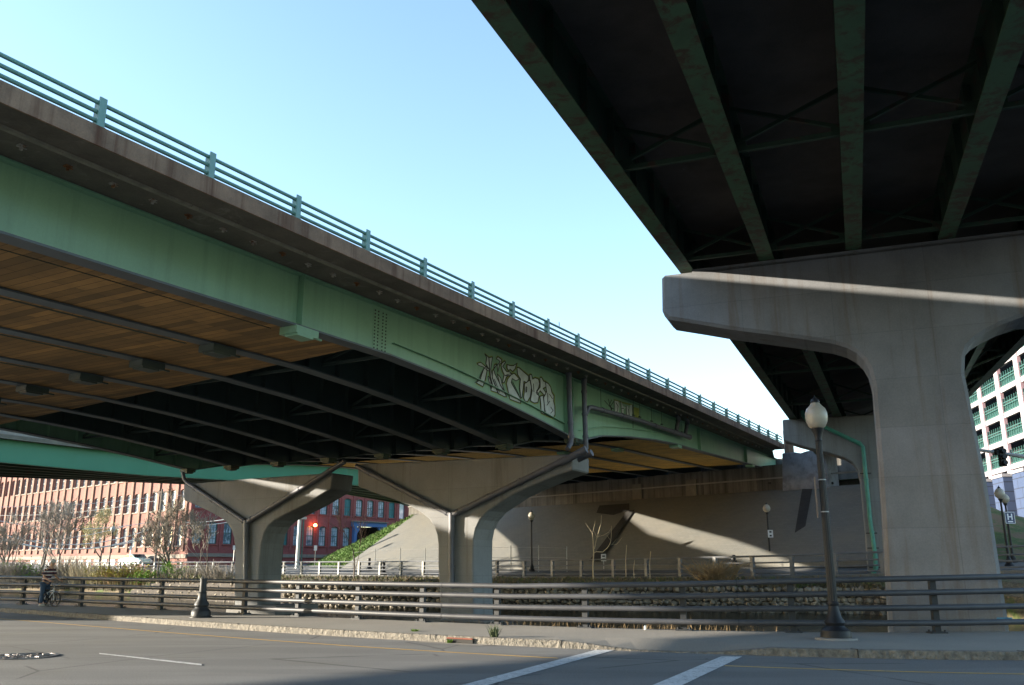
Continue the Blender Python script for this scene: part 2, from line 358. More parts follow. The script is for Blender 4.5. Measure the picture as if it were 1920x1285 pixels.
W_D = [(-900, 170), (-400, 118), (0, 84), (280, 67), (530, 52.5), (680, 51), (1050, 48), (1450, 45), (1600, 44), (1900, 37.5), (2400, 31), (2900, 27)]
R_D = [(-900, 210), (-400, 143), (0, 110), (230, 95), (440, 87), (680, 75), (1050, 60), (1450, 49), (1900, 41.5), (2400, 35), (2900, 31)]
R_Z = [(-400, 1.0), (230, 1.0), (680, .95), (1050, .98), (1450, 1.14), (1900, 1.48), (2400, 1.6), (2900, 1.6)]
T_Z = [(-400, 1.6), (440, 1.45), (680, 1.35), (1050, 1.5), (1450, 1.95), (1900, 2.2), (2900, 2.4)]
PXS = [-900, -650, -400] + [int(a) for a in frange(-200, 2400, 65)] + [2650, 2900]
bank = MB()
def bump3(p, a): return V((p.x, p.y, p.z + a * noise.noise(V((p.x * .35, p.y * .35, 3.1)))))
def wz(x): return interp(x, [(-400, -.3), (265, -.2), (292, .5), (400, .62), (1700, .65), (1900, .4)])
bank.strip([[gx(x, interp(x, W_D) + .15, -.8) for x in PXS], [gx(x, interp(x, W_D) + .35, wz(x)) for x in PXS],
            [bump3(gx(x, interp(x, W_D) * .7 + interp(x, R_D) * .3, wz(x) * .45 + interp(x, R_Z) * .5), .25) for x in PXS],
            [bump3(gx(x, interp(x, W_D) * .3 + interp(x, R_D) * .7, interp(x, R_Z) - .22), .15) for x in PXS],
            [gx(x, interp(x, R_D) - .45, interp(x, R_Z) - .12) for x in PXS]])
bank.build('riverbank', earth, kind='structure')
st = MB()
st.strip([[gx(x, interp(x, R_D) - .5, interp(x, R_Z) - .5) for x in PXS], [gx(x, interp(x, R_D) - .45, interp(x, R_Z)) for x in PXS],
          [gx(x, interp(x, R_D) + 1.5, interp(x, R_Z)) for x in PXS], [gx(x, interp(x, R_D) + 9, interp(x, T_Z)) for x in PXS],
          [gx(x, max(interp(x, R_D) + 14, 150), 3.0) for x in PXS], [gx(x, 2500, 3.0) for x in PXS]])
st.build('far_street', asph_far, kind='structure')

# paved embankment under the far end of the overpasses
def AL(t, back=0, z=7.1): return V((20.1 - .69 * t + .72 * back, 63.8 + .72 * t + .69 * back, z))
def toe(t): return AL(t, -9.5, interp(t, [(-14, 2.2), (0, 1.8), (44.5, 1.2)]))
pav = brickmat('slope_pavers', (-.69, .72, 0), (0, 0, 1.9), (.135, .135, .124), (.118, .118, .109), (.095, .095, .088), .42, .22, .012, .92, (.17, .155, .125), .55, vscale=.25)
m = MB(); ts = frange(-13, 44.5, 24)
m.strip([[toe(t) + V((0, 0, -.4)) for t in ts]] + [[toe(t).lerp(AL(t), k) for t in ts] for k in (0, .25, .5, .75, 1)] + [[AL(t, 1.2, 7.12) for t in ts]])
m.build('slope_paving', pav, kind='structure')
darkstrip = M('dark_drain_strip', (.022, .02, .018), .3, 2, .9)
def onslope(x, y, h=.03):       # point on the paved slope plane
    a, b, c = toe(0), AL(0), AL(30); n = (b - a).cross(c - a).normalized(); return onplane(x, y, a + n * h if n.z > 0 else a - n * h, n)
for px in ([(1504, 917), (1523, 917), (1500, 1042), (1483, 1042)],):
    m = MB(); m.poly(*[onslope(*p, .06) for p in px]); m.build('chute_and_hollow_shade', darkstrip, kind='structure')
m = MB(); m.poly(*[onslope(*p, .06) for p in [(1176, 958), (1190, 956), (1122, 1052), (1104, 1052)]]); m.build('chute_and_hollow_shade', darkstrip, kind='structure')
m = MB(); m.poly(*[onslope(*p, .05) for p in [(1118, 962), (1124, 948), (1180, 944), (1180, 956), (1150, 966)]]); m.build('chute_and_hollow_shade', darkstrip, kind='structure')  # dark sheet laid on the slope to imitate the shade of a hollow
# grass flank at the left end and hill at the right end of the embankment
gm = MB(); T0 = AL(44.5, 0, 7.15)
A0, A1, A2, A3 = toe(44.5) + V((0, 0, -.1)), V((-24.5, 102, 1.2)), V((-20, 140, 1.5)), V((18, 190, 2))
Tb, Tc = V((-4, 112, 8.2)), V((30, 175, 8.6))
def tri(a, b, c, n=10):
    for i in range(n):
        rowa = [a.lerp(b, i / n).lerp(a.lerp(c, i / n), j / max(1, i)) if i else a for j in range(i + 1)]
        rowb = [a.lerp(b, (i + 1) / n).lerp(a.lerp(c, (i + 1) / n), j / (i + 1)) for j in range(i + 2)]
        for j in range(i + 1): gm.poly(rowa[j], rowb[j], rowb[j + 1])
        for j in range(i): gm.poly(rowa[j], rowb[j + 1], rowa[j + 1])
tri(T0, A0, A1); tri(T0, A1, Tb); tri(Tb, A1, A2); tri(Tb, A2, Tc); tri(Tc, A2, A3)
gm.poly(T0, Tb, Tc, V((45, 130, 8.6)), AL(-9, 5, 8.0), AL(44, 4, 7.9))
for v in gm.v: v.z += .12 * noise.noise(v * .6)
gm.build('grass_slope', grass_m, kind='structure')
hm = MB(); hx = [1560, 1640, 1720, 1800, 1850, 1900, 1960, 2050, 2200, 2400, 2700]
def hillz(x): return interp(x, [(1560, 6.5), (1840, 6.3), (1920, 4.9), (2050, 4.3), (2700, 4.0)])
hr = [[gx(x, interp(x, R_D) + d, 0) for x in hx] for d in (5.5, 8.5, 12, 16, 20, 60, 140)]
for r_, k in zip(hr, (0, .2, .55, .85, 1, 1.05, 1.1)):
    for p, x in zip(r_, hx): p.z = interp(x, T_Z) - .2 + (hillz(x) - interp(x, T_Z) + .2) * k + .25 * noise.noise(p * .3)
hm.strip(hr); hm.build('hill', dryhill, kind='structure')

# ================================================================== ABUTMENT
ab = thing('bridge_abutment', 'long stained concrete abutment wall at the top of the paved slope', 'abutment', AL(10))
m = MB()
for (t0, t1, z1, bk) in ((-2.2, 46, 8.95, .3), (-10, -7.2, 9.6, .3)):
    n = int((t1 - t0) / 5) + 1
    for i in range(n):
        a, b = t0 + (t1 - t0) * i / n, t0 + (t1 - t0) * (i + 1) / n - .03
        m.prism([AL(a, bk, 6.6), AL(b, bk, 6.6), AL(b, bk + 1.1, 6.6), AL(a, bk + 1.1, 6.6)], (0, 0, z1 - 6.6 + (.0 if i % 2 else .03)))
    m.build('wall', conc_ab, ab); m = MB()
m = MB(); m.prism([AL(-10, 5.5, 6.6), AL(48, 5.5, 6.6), AL(48, 6.5, 6.6), AL(-10, 6.5, 6.6)], (0, 0, 3.5)); m.build('back_wall', conc_ab, ab)
m = MB(); m.prism([AL(-10, .18, 7.95), AL(46, .18, 7.95), AL(46, .3, 7.95), AL(-10, .3, 7.95)], (0, 0, .1)); m.build('ledge', conc, ab)
m = MB()
for t in (8, 13.5):
    m = MB(); m.prism([AL(t, .2, 7.1), AL(t + 1.0, .2, 7.1), AL(t + 1.0, .3, 7.1), AL(t, .3, 7.1)], (0, 0, 1.3))
    m.build('panel', soffit, ab)
wb = MB()
wpx = [(1467, 921), (1466, 850), (1490, 848), (1500, 850), (1512, 846), (1533, 843), (1548, 842), (1555, 916)]
ff = V((.72, .69, 0)); wp = [onplane(x, y, AL(0, -.25), ff) for x, y in wpx]
wb.prism(wp, ff * 1.6)
bluec = M('painted_wing_wall', (.165, .175, .195), .2, 1.4, .85, patch=(.12, .12, .13), patch_pos=(.48, .6), patch_scale=1.8, streak=(.13, .12, .12), streak_amt=.5)
wb.build('wing_block', bluec, ab, label='grey blue wing wall block with a ragged top edge', bevel=.05)
m = MB(); a = onplane(1480, 850, AL(0, .3), ff)
m.box(a + V((0, 0, .75)), (.28, 0, 0), (0, .25, 0), (0, 0, .95)); m.build('end_post', deckedge, ab)
m = MB()
for x in (1442, 1497, 1560): 
    c = onplane(x, 906, AL(0, .16), ff); m = MB(); m.tube([c, c + ff * .1], .09, 8); m.build('weep_hole', darkstrip, ab)

# ================================================================== LEFT OVERPASS
ZS = [(-62, 8.6), (-26.4, 9.1), (-16, 9.26), (-1, 9.55), (8, 9.7), (32, 10.02), (45, 10.2)]
ZB = [(-62, 6.9), (-50, 6.1), (-40, 6.2), (-31, 7.45), (-25, 7.66), (-17, 7.80), (-13.2, 7.84), (-10, 7.74), (-7, 7.56), (-3.5, 7.27), (-.4, 6.95), (.5, 6.95), (2.7, 7.43), (5.87, 7.80), (9.7, 8.12), (13, 8.3), (17.6, 8.42), (34.6, 8.98), (45, 9.2)]  # early entries, out of view, lowered to set the shadow edge on the road
zs = lambda s: interp(s, ZS); zb = lambda s: interp(s, ZB)
SS = frange(-62, -50, 4) + [-47, -43, -41, -38.5, -36, -34, -32, -28.5, -25, -21, -17.5] + frange(-13.2, -.4, 14) + [.5, 1.5, 2.7, 4.2, 5.87, 7.7, 9.7, 13, 17.6] + frange(20, 38, 5)
SEND = 32.0
ov = thing('highway_overpass', 'wide green steel girder overpass with graffiti crossing the river at left', 'overpass', b1p(0, -12, 0))
d = MB(); sec = [(-26.2, 0), (-24.9, 0), (0, 0), (1.24, 0), (1.27, -.05), (1.33, -.05), (1.36, 0), (2.05, 0), (2.05, .36), (1.7, .38), (1.68, .3), (-25.8, .3), (-26.2, .5)]
sd_s = [s for s in SS if s < SEND] + [SEND]
d.ring([[b1p(s, q, zs(s) + z) for q, z in sec] for s in sd_s[:-1]] + [[b1p((32 if q > 1 else 38.2) - .304 * min(0, q), q, zs(s) + z) for q, z in sec] for s in sd_s[-1:]])
d.build('deck', [soffit], ov)
e = MB(); e.ring([[b1p(s, q, zs(s) + z) for q, z in ((2.053, .0), (2.09, .0), (2.09, .385), (1.75, .40), (1.75, .381), (2.053, .365))] for s in sd_s])
e.build('deck_edge', deckedge, ov)
dp = MB(); dp.ring([[b1p(s, q, zs(s) + z) for q, z in ((1.235, -.003), (1.25, -.055), (1.35, -.055), (1.365, -.003))] for s in sd_s]); dp.build('drip_strip', platem2, ov)
bz = MB(); bz.ring([[b1p(s, q, zs(s) + z) for q, z in ((-3.4, .29), (-3.0, .29), (-3.12, .9), (-3.15, 3.1), (-3.22, 3.1), (-3.28, .9))] for s in sd_s])
bz.build('added_shade_wall', conc, ov)  # added wall, unseen from the camera; its shadow narrows the pier cap's sun streak
ud = MB(); ud.strip([[b1p(s, q, zs(s) - .012) for s in SS[:-1] + [38 - .304 * q]] for q in (-24.6, -.3)] ); ud.build('underdeck', soffit_dark, ov)
def girder(q, mat, fm, fas=False):
    g = MB(); ss = [s for s in SS if s < 38] + [38.3 - .304 * q]
    for a, b, dz0, dz1 in ((-.015, .015, 0, 0),):
        g.ring([[b1p(s, q + a, zb(s)), b1p(s, q + b, zb(s)), b1p(s, q + b, zs(s) - .02), b1p(s, q + a, zs(s) - .02)] for s in ss])
    g.ring([[b1p(s, q - .2, zs(s) - .05), b1p(s, q + .2, zs(s) - .05), b1p(s, q + .2, zs(s) - .015), b1p(s, q - .2, zs(s) - .015)] for s in ss])
    st_s = [-40, -17.04, -.35, 17.6, 28.5] if fas else [-13 + 1.5 * i for i in range(9)] + [.8 + 1.6 * i for i in range(20)]
    for s in st_s:
        g.box(b1p(s, q + .11, (zb(s) + zs(s)) / 2), B1 * .012, N1 * .1, (0, 0, (zs(s) - zb(s)) / 2 - .03))
    if fas:
        for s in (-.9,): g.box(b1p(s, q + .13, (zb(s) + zs(s)) / 2), B1 * .02, N1 * .13, (0, 0, (zs(s) - zb(s)) / 2 - .03))
    o = g.build('girder', mat, ov)
    f = MB(); f.ring([[b1p(s, q - .23, zb(s) - .05), b1p(s, q + .23, zb(s) - .05), b1p(s, q + .23, zb(s)), b1p(s, q - .23, zb(s))] for s in ss])
    f.build('flange', fm, o)
    return o
gq = [-3.4 * k for k in range(8)]
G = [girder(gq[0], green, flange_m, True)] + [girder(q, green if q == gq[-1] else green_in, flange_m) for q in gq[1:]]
tag(G[0], 'light green outer girder painted with graffiti')
# longitudinal ribs and splice bolts on the fascia girder
m = MB()
for a, b, h in ((-12.9, -.95, .43), (.5, 10.5, .40)):
    ss = frange(a, b, 12); m.ring([[b1p(s, .015, zb(s) + h + .02), b1p(s, .13, zb(s) + h + .02), b1p(s, .13, zb(s) + h), b1p(s, .015, zb(s) + h)] for s in ss])
m.build('stiffening_rib', green, G[0])
m = MB()
for c in (-13.78, -13.62, -13.40, -13.24):
    z = zb(-13.5) + .1
    while z < zs(-13.5) - .12:
        m.tube([b1p(c, .015, z), b1p(c, .035, z)], .028, 6); z += .105
sb = m.build('splice_bolts', dkgreen, G[0]); sb['kind'] = 'stuff'
m = MB(); m.box(b1p(-13.51, .0, (zb(-13.5) + zs(-13.5)) / 2), B1 * .34, N1 * .022, (0, 0, .68)); m.build('splice_plate', green, G[0])
# brackets under the flanges where the timber ends
m0 = []
for k, q in enumerate(gq[:6]):
    m = MB(); s = -16.9 + .304 * -q * .3
    m.box(b1p(s, q, zb(s) - .16), B1 * .42, N1 * .3, (0, 0, .1)); m.box(b1p(s - .1, q + .1, zb(s) - .3), B1 * .3, N1 * .22, (0, 0, .03))
    m.tube([b1p(s + .4, q + .1, zb(s) - .2), b1p(s + .75, q + .1, zb(s) - .2)], .03, 6)
    m.build('bracket_box', green if k == 0 else green_in, ov)
for s, q in ((13.5, 0), (13.2, -3.4), (13, -6.8), (30, 0)):
    m = MB(); m.box(b1p(s, q, zb(s) - .13), B1 * .35, N1 * .26, (0, 0, .08)); m.build('bracket_box', green, ov)
m = MB()
for q in gq[:7]:
    for o_ in (-.42, -.36):
        m.tube([b1p(s, q + o_ if q else q - .55, zb(s) - .06) for s in frange(-58, -17.4, 8)], .012, 5)
m.build('cable_run', plain('dark_cable', (.07, .09, .07), .6), ov)
# timber shields between the flanges
m = MB()
for q0, q1 in zip(gq, gq[1:]):
    def se(q, base): return base - .14 * q * 1.0
    ss = frange(-60, -14.2, 14)
    ra = [b1p(-60 + (s + 60) * ((-14.3 - .14 * q0) + 60) / 45.8, q0 - .1, zb(s) + .02) for s in ss]; rb = [b1p(-60 + (s + 60) * ((-14.3 - .14 * q1) + 60) / 45.8, q1 + .1, zb(s) + .02) for s in ss]
    m.strip([ra, rb]); 
m.build('timber_shield', timber, ov, label='brown plank shield hung between the near girders')
timber_lit = brickmat('water_lit_planks', tuple(N1), tuple(B1), (.88, .58, .13), (.70, .43, .10), (.08, .045, .02), 3.6, .21, .012, .85, (.2, .13, .05), .5, .4, .3, .9)  # brighter copy of the planks; light bounced off the water put into colour
m = MB()
for q0, q1 in zip(gq, gq[1:]):
    ss = frange(9.0 + .14 * -q0 * .5, 30, 10)
    m.strip([[b1p(s, q0 - .1, zb(s) + .02) for s in ss], [b1p(s, q1 + .1, zb(s) + .02) for s in ss]])
m.build('timber_shield', timber_lit, ov, label='plank shield beyond the pier, its bright ochre imitating light off the water')
# cross frames
for i, s in enumerate([-12.2, -6.6, -2.2, 2.4, 5.8, 31.8]):
    for q0, q1 in zip(gq, gq[1:]):
        m = MB(); zt, zl = zs(s) - .25, zb(s) + .3
        m.bar(b1p(s, q0 - .05, zl), b1p(s, q1 + .05, zl), .09, .09); m.bar(b1p(s, q0, zt), b1p(s + .02, q1, zl + .1), .08, .08); m.bar(b1p(s, q0, zl + .1), b1p(s + .04, q1, zt), .08, .08)
        m.build('cross_frame', green_in, ov)
# bearings over the pier row
for q in gq:
    m = MB(); m.box(b1p(0, q, 6.83), B1 * .3, N1 * .28, (0, 0, .09)); m.box(b1p(0, q, 6.72), B1 * .22, N1 * .2, (0, 0, .06)); m.build('bearing', dkgreen, ov)
# anchor plates on the overhang soffit
s = -27.2; k = 0
while s < 31:
    m = MB(); q = .86 + random.uniform(-.05, .05); z = zs(s)
    m.mi = 0; m.box(b1p(s, q, z - .006), B1 * .07, N1 * .06, (0, 0, .006)); m.box(b1p(s, q, z - .05), B1 * .025, N1 * .02, (0, 0, .045)); m.bar(b1p(s - .09, q, z - .045), b1p(s + .09, q + .03, z - .045), .02, .02)
    m.build('anchor_plate', platem if k % 3 else rustm, ov); s += .96; k += 1
# railing on the edge
for h in (.50, .31, .13):
    m = MB(); m.tube([b1p(s, 1.98, zs(s) + .385 + h) for s in sd_s], .042, 8); m.build('rail', railgreen, ov, smooth=True)
posts_px = [190, 397, 558, 690, 798, 887, 963, 1028, 1084, 1134, 1178, 1215]
s = onplane(190, 220, b1p(0, 2.04, 0), N1); s0 = (s - P0).dot(B1); sp = ((onplane(963, 590, b1p(0, 2.04, 0), N1) - P0).dot(B1) - s0) / 6
s = s0 - 8 * sp
while s < SEND - .3:
    m = MB(); zz = zs(s) + .385
    m.box(b1p(s, 2.04, zz + .29), B1 * .075, N1 * .015, (0, 0, .31)); m.box(b1p(s - .055, 1.965, zz + .26), B1 * .012, N1 * .07, (0, 0, .28)); m.box(b1p(s + .055, 1.965, zz + .26), B1 * .012, N1 * .07, (0, 0, .28))
    m.box(b1p(s, 1.96, zz + .015), B1 * .1, N1 * .1, (0, 0, .015))
    m.build('rail_post', railgreen, ov); s += sp
# small bent reflector standing on the top rail
c = onplane(1049, 612, b1p(0, 1.98, 0), N1)
m = MB(); m.tube([c + V((0, 0, -.08)), c + V((0, 0, .02))], .008, 5); m.box(c + V((-.01, 0, .09)), B1 * .03, N1 * .006, (0, 0, .07)); m.build('reflector', plain('weathered_reflector', (.5, .48, .5), .6), ov)

# drain pipes on the outside of the overpass
def ppt(x, y, q): return onplane(x, y, b1p(0, q, 0), N1)
def pipe(pts, r, name, mat, parent, n=10, collars=()):
    m = MB(); m.tube(pts, r, n); 
    for i in collars:
        a, t = i; p = V(pts[a]).lerp(V(pts[a + 1]), t); dd = (V(pts[a + 1]) - V(pts[a])).normalized(); m.tube([p - dd * .05, p + dd * .05], (r if not isinstance(r, (list, tuple)) else r[len(r) // 2]) * 1.22, n)
    return m.build(name, mat, parent, smooth=True)
pipe([ppt(1066, 699, .45), ppt(1067, 715, .45), ppt(1068, 760, .45), ppt(1071, 820, .5), ppt(1070, 832, .5), ppt(1064, 842, .5)], [.14, .115, .11, .11, .11, .105], 'downpipe', pipe_m, ov, 12, ((1, .3), (2, .55), (2, .98)))
pipe([ppt(1095, 710, .45), ppt(1095, 722, .45), ppt(1096, 765, .45), ppt(1098, 825, .5), ppt(1099, 840, .5), ppt(1093, 852, .5)], [.14, .115, .11, .11, .11, .105], 'downpipe', pipe_m, ov, 12, ((1, .3), (2, .2), (2, .9)))
hp = [ppt(1098, 778, .45), ppt(1103, 765, .45), ppt(1109, 764, .45), ppt(1200, 789, .45), ppt(1284, 817, .45), ppt(1293, 820, .45)]
pipe(hp, [.1, .11, .11, .11, .12, .16], 'collector_pipe', pipe_m, ov, 10, ((2, .2), (2, .6), (3, .3), (3, .7)))
for x, y0, y1 in ((1271, 780, 808), (1288, 785, 816)):
    pipe([ppt(x - 3, y0, .6), ppt(x + 1, y0 + 5, .6), ppt(x, y0 + 12, .5), ppt(x - 3, y1, .45)], [.09, .12, .11, .11], 'inlet_pipe', pipe_m, ov, 10, ((1, .5),))
m = MB()
for x, y0, y1 in ((1126, 729, 768), (1187, 748, 780), (1199, 752, 783), (1221, 764, 791), (1240, 772, 797), (1278, 795, 811)):
    m.tube([ppt(x, y0, .45), ppt(x + 1, y1, .45)], .012, 5); m.box(ppt(x + 1, y1 - 1, .45), B1 * .12, N1 * .04, (0, 0, .02))
m.build('pipe_hanger', plain('hanger_steel', (.05, .07, .06), .6), ov)

# graffiti: flat paint layers on the web, traced
paint_s = M('silver_paint', (.5, .55, .54), .15, 3, .6, fine=.08, bump=0, streak=(.26, .32, .31), streak_amt=.5)
paint_k = plain('black_spray', (.012, .014, .014), .7)
paint_y = M('yellow_spray', (.22, .26, .055), .25, 4, .8, bump=0)
gx_ = lambda x, y, q: ppt(880 + x / 9.176, 650 + y / 9.176, q)
fills = [
 [(120, 625), (190, 560), (245, 390), (300, 330), (300, 430), (275, 560), (235, 690)],
 [(140, 290), (200, 275), (250, 320), (330, 385), (355, 400), (350, 425), (300, 405), (240, 350), (215, 345), (155, 320)],
 [(265, 125), (335, 190), (345, 330), (360, 470), (375, 740), (340, 600), (320, 520), (335, 510), (390, 650), (350, 440), (340, 390), (285, 300), (300, 190)],
 [(335, 195), (400, 180), (385, 270), (370, 390), (400, 540), (500, 800), (370, 755), (400, 650), (355, 480), (345, 330)],
 [(430, 320), (480, 300), (400, 420), (395, 540), (490, 800), (600, 860), (640, 860), (590, 740), (540, 680), (515, 620), (440, 470), (420, 400)],
 [(465, 215), (490, 175), (555, 225), (550, 285), (520, 300), (490, 440), (480, 330), (530, 260), (500, 230)],
 [(560, 290), (605, 250), (625, 270), (575, 340), (640, 430), (700, 440), (740, 480), (640, 520), (600, 620), (570, 620), (600, 480), (575, 430), (545, 330)],
 [(480, 470), (540, 540), (560, 640), (640, 860), (600, 790), (525, 640), (500, 540)],
 [(650, 310), (700, 330), (760, 330), (815, 290), (790, 380), (745, 430), (700, 390), (680, 420), (650, 370)],
 [(610, 500), (700, 470), (780, 470), (860, 560), (800, 590), (740, 550), (720, 620), (880, 900), (880, 975), (700, 905), (640, 640), (660, 560), (710, 500)],
 [(820, 360), (860, 370), (950, 450), (1020, 510), (1020, 570), (990, 620), (940, 600), (930, 700), (905, 880), (885, 880), (865, 700), (880, 560), (830, 480)],
 [(950, 640), (1010, 600), (1050, 580), (1070, 700), (1050, 860), (1000, 945), (960, 940), (935, 880), (950, 760)],
 [(1035, 490), (1070, 480), (1090, 560), (1130, 540), (1190, 560), (1210, 640), (1190, 720), (1160, 760), (1200, 860), (1180, 960), (1120, 970), (1080, 950), (1050, 930), (1080, 760), (1040, 560)],
 [(1215, 540), (1240, 530), (1280, 600), (1310, 610), (1320, 690), (1270, 720), (1320, 800), (1290, 840), (1220, 760), (1170, 830), (1150, 790), (1220, 700), (1220, 620)],
 [(1215, 860), (1270, 840), (1290, 1000), (1300, 1170), (1235, 1140), (1230, 980)],
 [(1310, 610), (1360, 640), (1400, 700), (1420, 790), (1455, 850), (1450, 940), (1470, 1020), (1475, 1170), (1440, 1230), (1320, 1180), (1290, 1040), (1280, 880), (1330, 780)],
]
m = MB()
def grow(poly, k):
    cx_ = sum(p[0] for p in poly) / len(poly); cy_ = sum(p[1] for p in poly) / len(poly)
    return [(cx_ + (x - cx_) * (1 + k / max(30, sqrt((x - cx_) ** 2 + (y - cy_) ** 2))), cy_ + (y - cy_) * (1 + k / max(30, sqrt((x - cx_) ** 2 + (y - cy_) ** 2)))) for x, y in poly]
for i, p in enumerate(fills): m.poly(*[gx_(x, y, .019 + i * .0001) for x, y in grow(p, 24)])
m.build('graffiti_halo', paint_y, G[0], fix=False)
m = MB()
for i, p in enumerate(fills): m.poly(*[gx_(x, y, .023 + i * .0001) for x, y in p])
gf = m.build('graffiti_fill', paint_s, G[0], label='silver bubble letter graffiti', fix=False)
m = MB()
def stroke(m, pts, wd, q, f=gx_):
    for i in range(len(pts) - 1):
        (x0, y0), (x1, y1) = pts[i], pts[i + 1]; dx, dy = x1 - x0, y1 - y0; L = max(1, sqrt(dx * dx + dy * dy)); nx, ny = -dy / L * wd / 2, dx / L * wd / 2; ex, ey = dx / L * wd * .3, dy / L * wd * .3
        m.poly(f(x0 + nx - ex, y0 + ny - ey, q + i * .00003), f(x1 + nx + ex, y1 + ny + ey, q + i * .00003), f(x1 - nx + ex, y1 - ny + ey, q + i * .00003), f(x0 - nx - ex, y0 - ny - ey, q + i * .00003))
for k_, p in enumerate(fills): stroke(m, p + [p[0]], 12 if k_ % 2 else 14, .027 + k_ * .0004)
for p in ([(95, 625), (160, 565), (245, 385)], [(340, 205), (350, 330), (355, 400)], [(975, 690), (990, 700), (985, 780), (972, 790), (975, 690)], [(1105, 640), (1112, 780)], [(745, 610), (820, 760), (870, 880)],
          [(1335, 1010), (1385, 940)], [(1350, 800), (1350, 960)], [(1380, 820), (1430, 900)], [(1400, 1040), (1440, 1100), (1400, 1150)], [(430, 560), (520, 790)]):
    stroke(m, p, 11, .035)
m.build('graffiti_outline', paint_k, G[0], fix=False)
g2 = lambda x, y, q: ppt(1040 + x / 6.857, 680 + y / 6.857, q)
m = MB()
for p in ([(770, 490), (820, 500), (835, 560), (825, 640), (790, 655), (775, 640)], [(855, 500), (880, 560), (915, 580), (890, 600), (885, 680), (862, 680), (850, 560)],
          [(920, 560), (945, 560), (955, 620), (970, 545), (995, 545), (998, 700), (975, 700), (945, 690), (925, 690)]):
    m.poly(*[g2(x, y, .02) for x, y in p])
m.build('graffiti_fill', paint_s, G[0], fix=False, label='small pale three letter tag')
m = MB()
m.poly(*[g2(x, y, .018) for x, y in [(1015, 570), (1085, 590), (1085, 760), (1018, 740)]]); m.poly(*[g2(x, y, .0185) for x, y in [(760, 470), (1000, 540), (1000, 560), (765, 495)]])
m.build('graffiti_halo', paint_y, G[0], fix=False)
m = MB()
for p in ([(765, 490), (765, 640)], [(790, 520), (815, 560), (810, 620), (790, 640)], [(1003, 550), (1008, 840)], [(850, 500), (860, 690)], [(865, 590), (890, 590)], [(640, 490), (740, 600)], [(730, 480), (700, 560), (760, 600)], [(690, 470), (735, 640)],
          [(760, 500), (720, 560), (735, 620)], [(920, 560), (925, 690)], [(950, 600), (960, 690)]): stroke(m, p, 8, .024, g2)
m.build('graffiti_outline', paint_k, G[0], fix=False)

# ================================================================== PIERS OF THE LEFT OVERPASS
def smoothpoly(pts, it=1):
    return pts
def pier(name, label, px, p0, n, thick, mat, extra=None, bevel=.05, loc=None):
    t = thing(name, label, 'bridge pier', loc if loc else onplane(*px[0], p0, n))
    pts = [onplane(x, y, p0, n) for x, y in px]
    if extra: pts = extra(pts)
    m = MB(); m.prism(pts, n * thick); m.build('pier_body', mat, t, bevel=bevel)
    return t
PB = b1p(-.8, 0, 0)
zbot = -1.2
def down(pts_idx):
    return None
pxB = [(670, 871), (872, 861), (1074, 852), (1074, 881), (1037, 894), (990, 914), (960, 928), (936, 944), (915, 958), (900, 975), (892, 992), (888, 1012), (887, 1060), (889, 1165),
       (826, 1165), (824, 1110), (821, 1060), (821, 1020), (819, 1003), (814, 988), (804, 973), (789, 961), (765, 947), (724, 932), (671, 913)]
pb = pier('bridge_pier', 'right hand Y shaped concrete pier of the green overpass, with dark drainpipes', pxB, PB, B1, 1.65, conc_clean)
pxA = [(344, 908), (478, 897), (624, 887), (620, 917), (574, 945), (534, 965), (515, 975), (502, 987), (495, 1000), (490, 1019), (486, 1060), (484, 1136),
       (439, 1136), (439, 1086), (440, 1030), (438, 1010), (434, 995), (425, 980), (412, 970), (395, 961), (368, 948), (344, 938)]
pa = pier('bridge_pier', 'left hand Y shaped concrete pier of the green overpass, with dark drainpipes', pxA, PB, B1, 1.6, conc_clean)
def q_at(x, y, off=.16): return onplane(x, y, PB - B1 * off, B1)
for t, L_, Rr, J, base in ((pb, (668, 874), (1088, 848), (847, 966), (847, 1104)), (pa, (350, 905), (646, 866), (462, 980), (461, 1096))):
    for nm, a, r_ in (('arm_drainpipe', L_, .115), ('arm_drainpipe', Rr, .125)):
        A_, J_ = q_at(*a), q_at(*J)
        pipe([A_, A_.lerp(J_, .5), J_], r_, nm, pipe_m, t, 10, ((0, .3), (0, .9), (1, .4), (1, .9)))
    pipe([q_at(J[0], J[1] - 4), q_at(J[0] - 1, (J[1] + base[1]) / 2), q_at(*base)], [.15, .125, .125], 'stem_drainpipe', pipe_m, t, 10, ((0, .04), (0, .5), (1, .4)))
for k in (0,):
    a = q_at(1088, 848, .2); pipe([q_at(1050, 868, .2), a + V((.25, 0, .12))], .16, 'pipe_end', pipe_m, pb, 12)
    pipe([q_at(1082, 862, -.6), q_at(1110, 849, -.6)], .15, 'pipe_end', pipe_m, pb, 12)
pipe([q_at(343, 886, .2), q_at(345, 898, .2), q_at(352, 907, .16)], .1, 'pipe_elbow', pipe_m, pa, 10)
# plinth in the water
pl = MB(); c0 = q_at(440, 1136, .7); c1 = q_at(500, 1136, .7)
pl.prism([c0 + N1 * -.6, c1 + N1 * .6, c1 + N1 * .6 + B1 * 3, c0 + N1 * -.6 + B1 * 3], (0, 0, -1.3)); pl.build('plinth', conc, pa, bevel=.04)
c0 = q_at(826, 1165, .6); c1 = q_at(889, 1165, .6)
m = MB(); m.prism([c0 + N1 * -.5, c1 + N1 * .5, c1 + N1 * .5 + B1 * 2.9, c0 + N1 * -.5 + B1 * 2.9], (0, 0, -1.3)); m.build('plinth', conc, pb, bevel=.04)

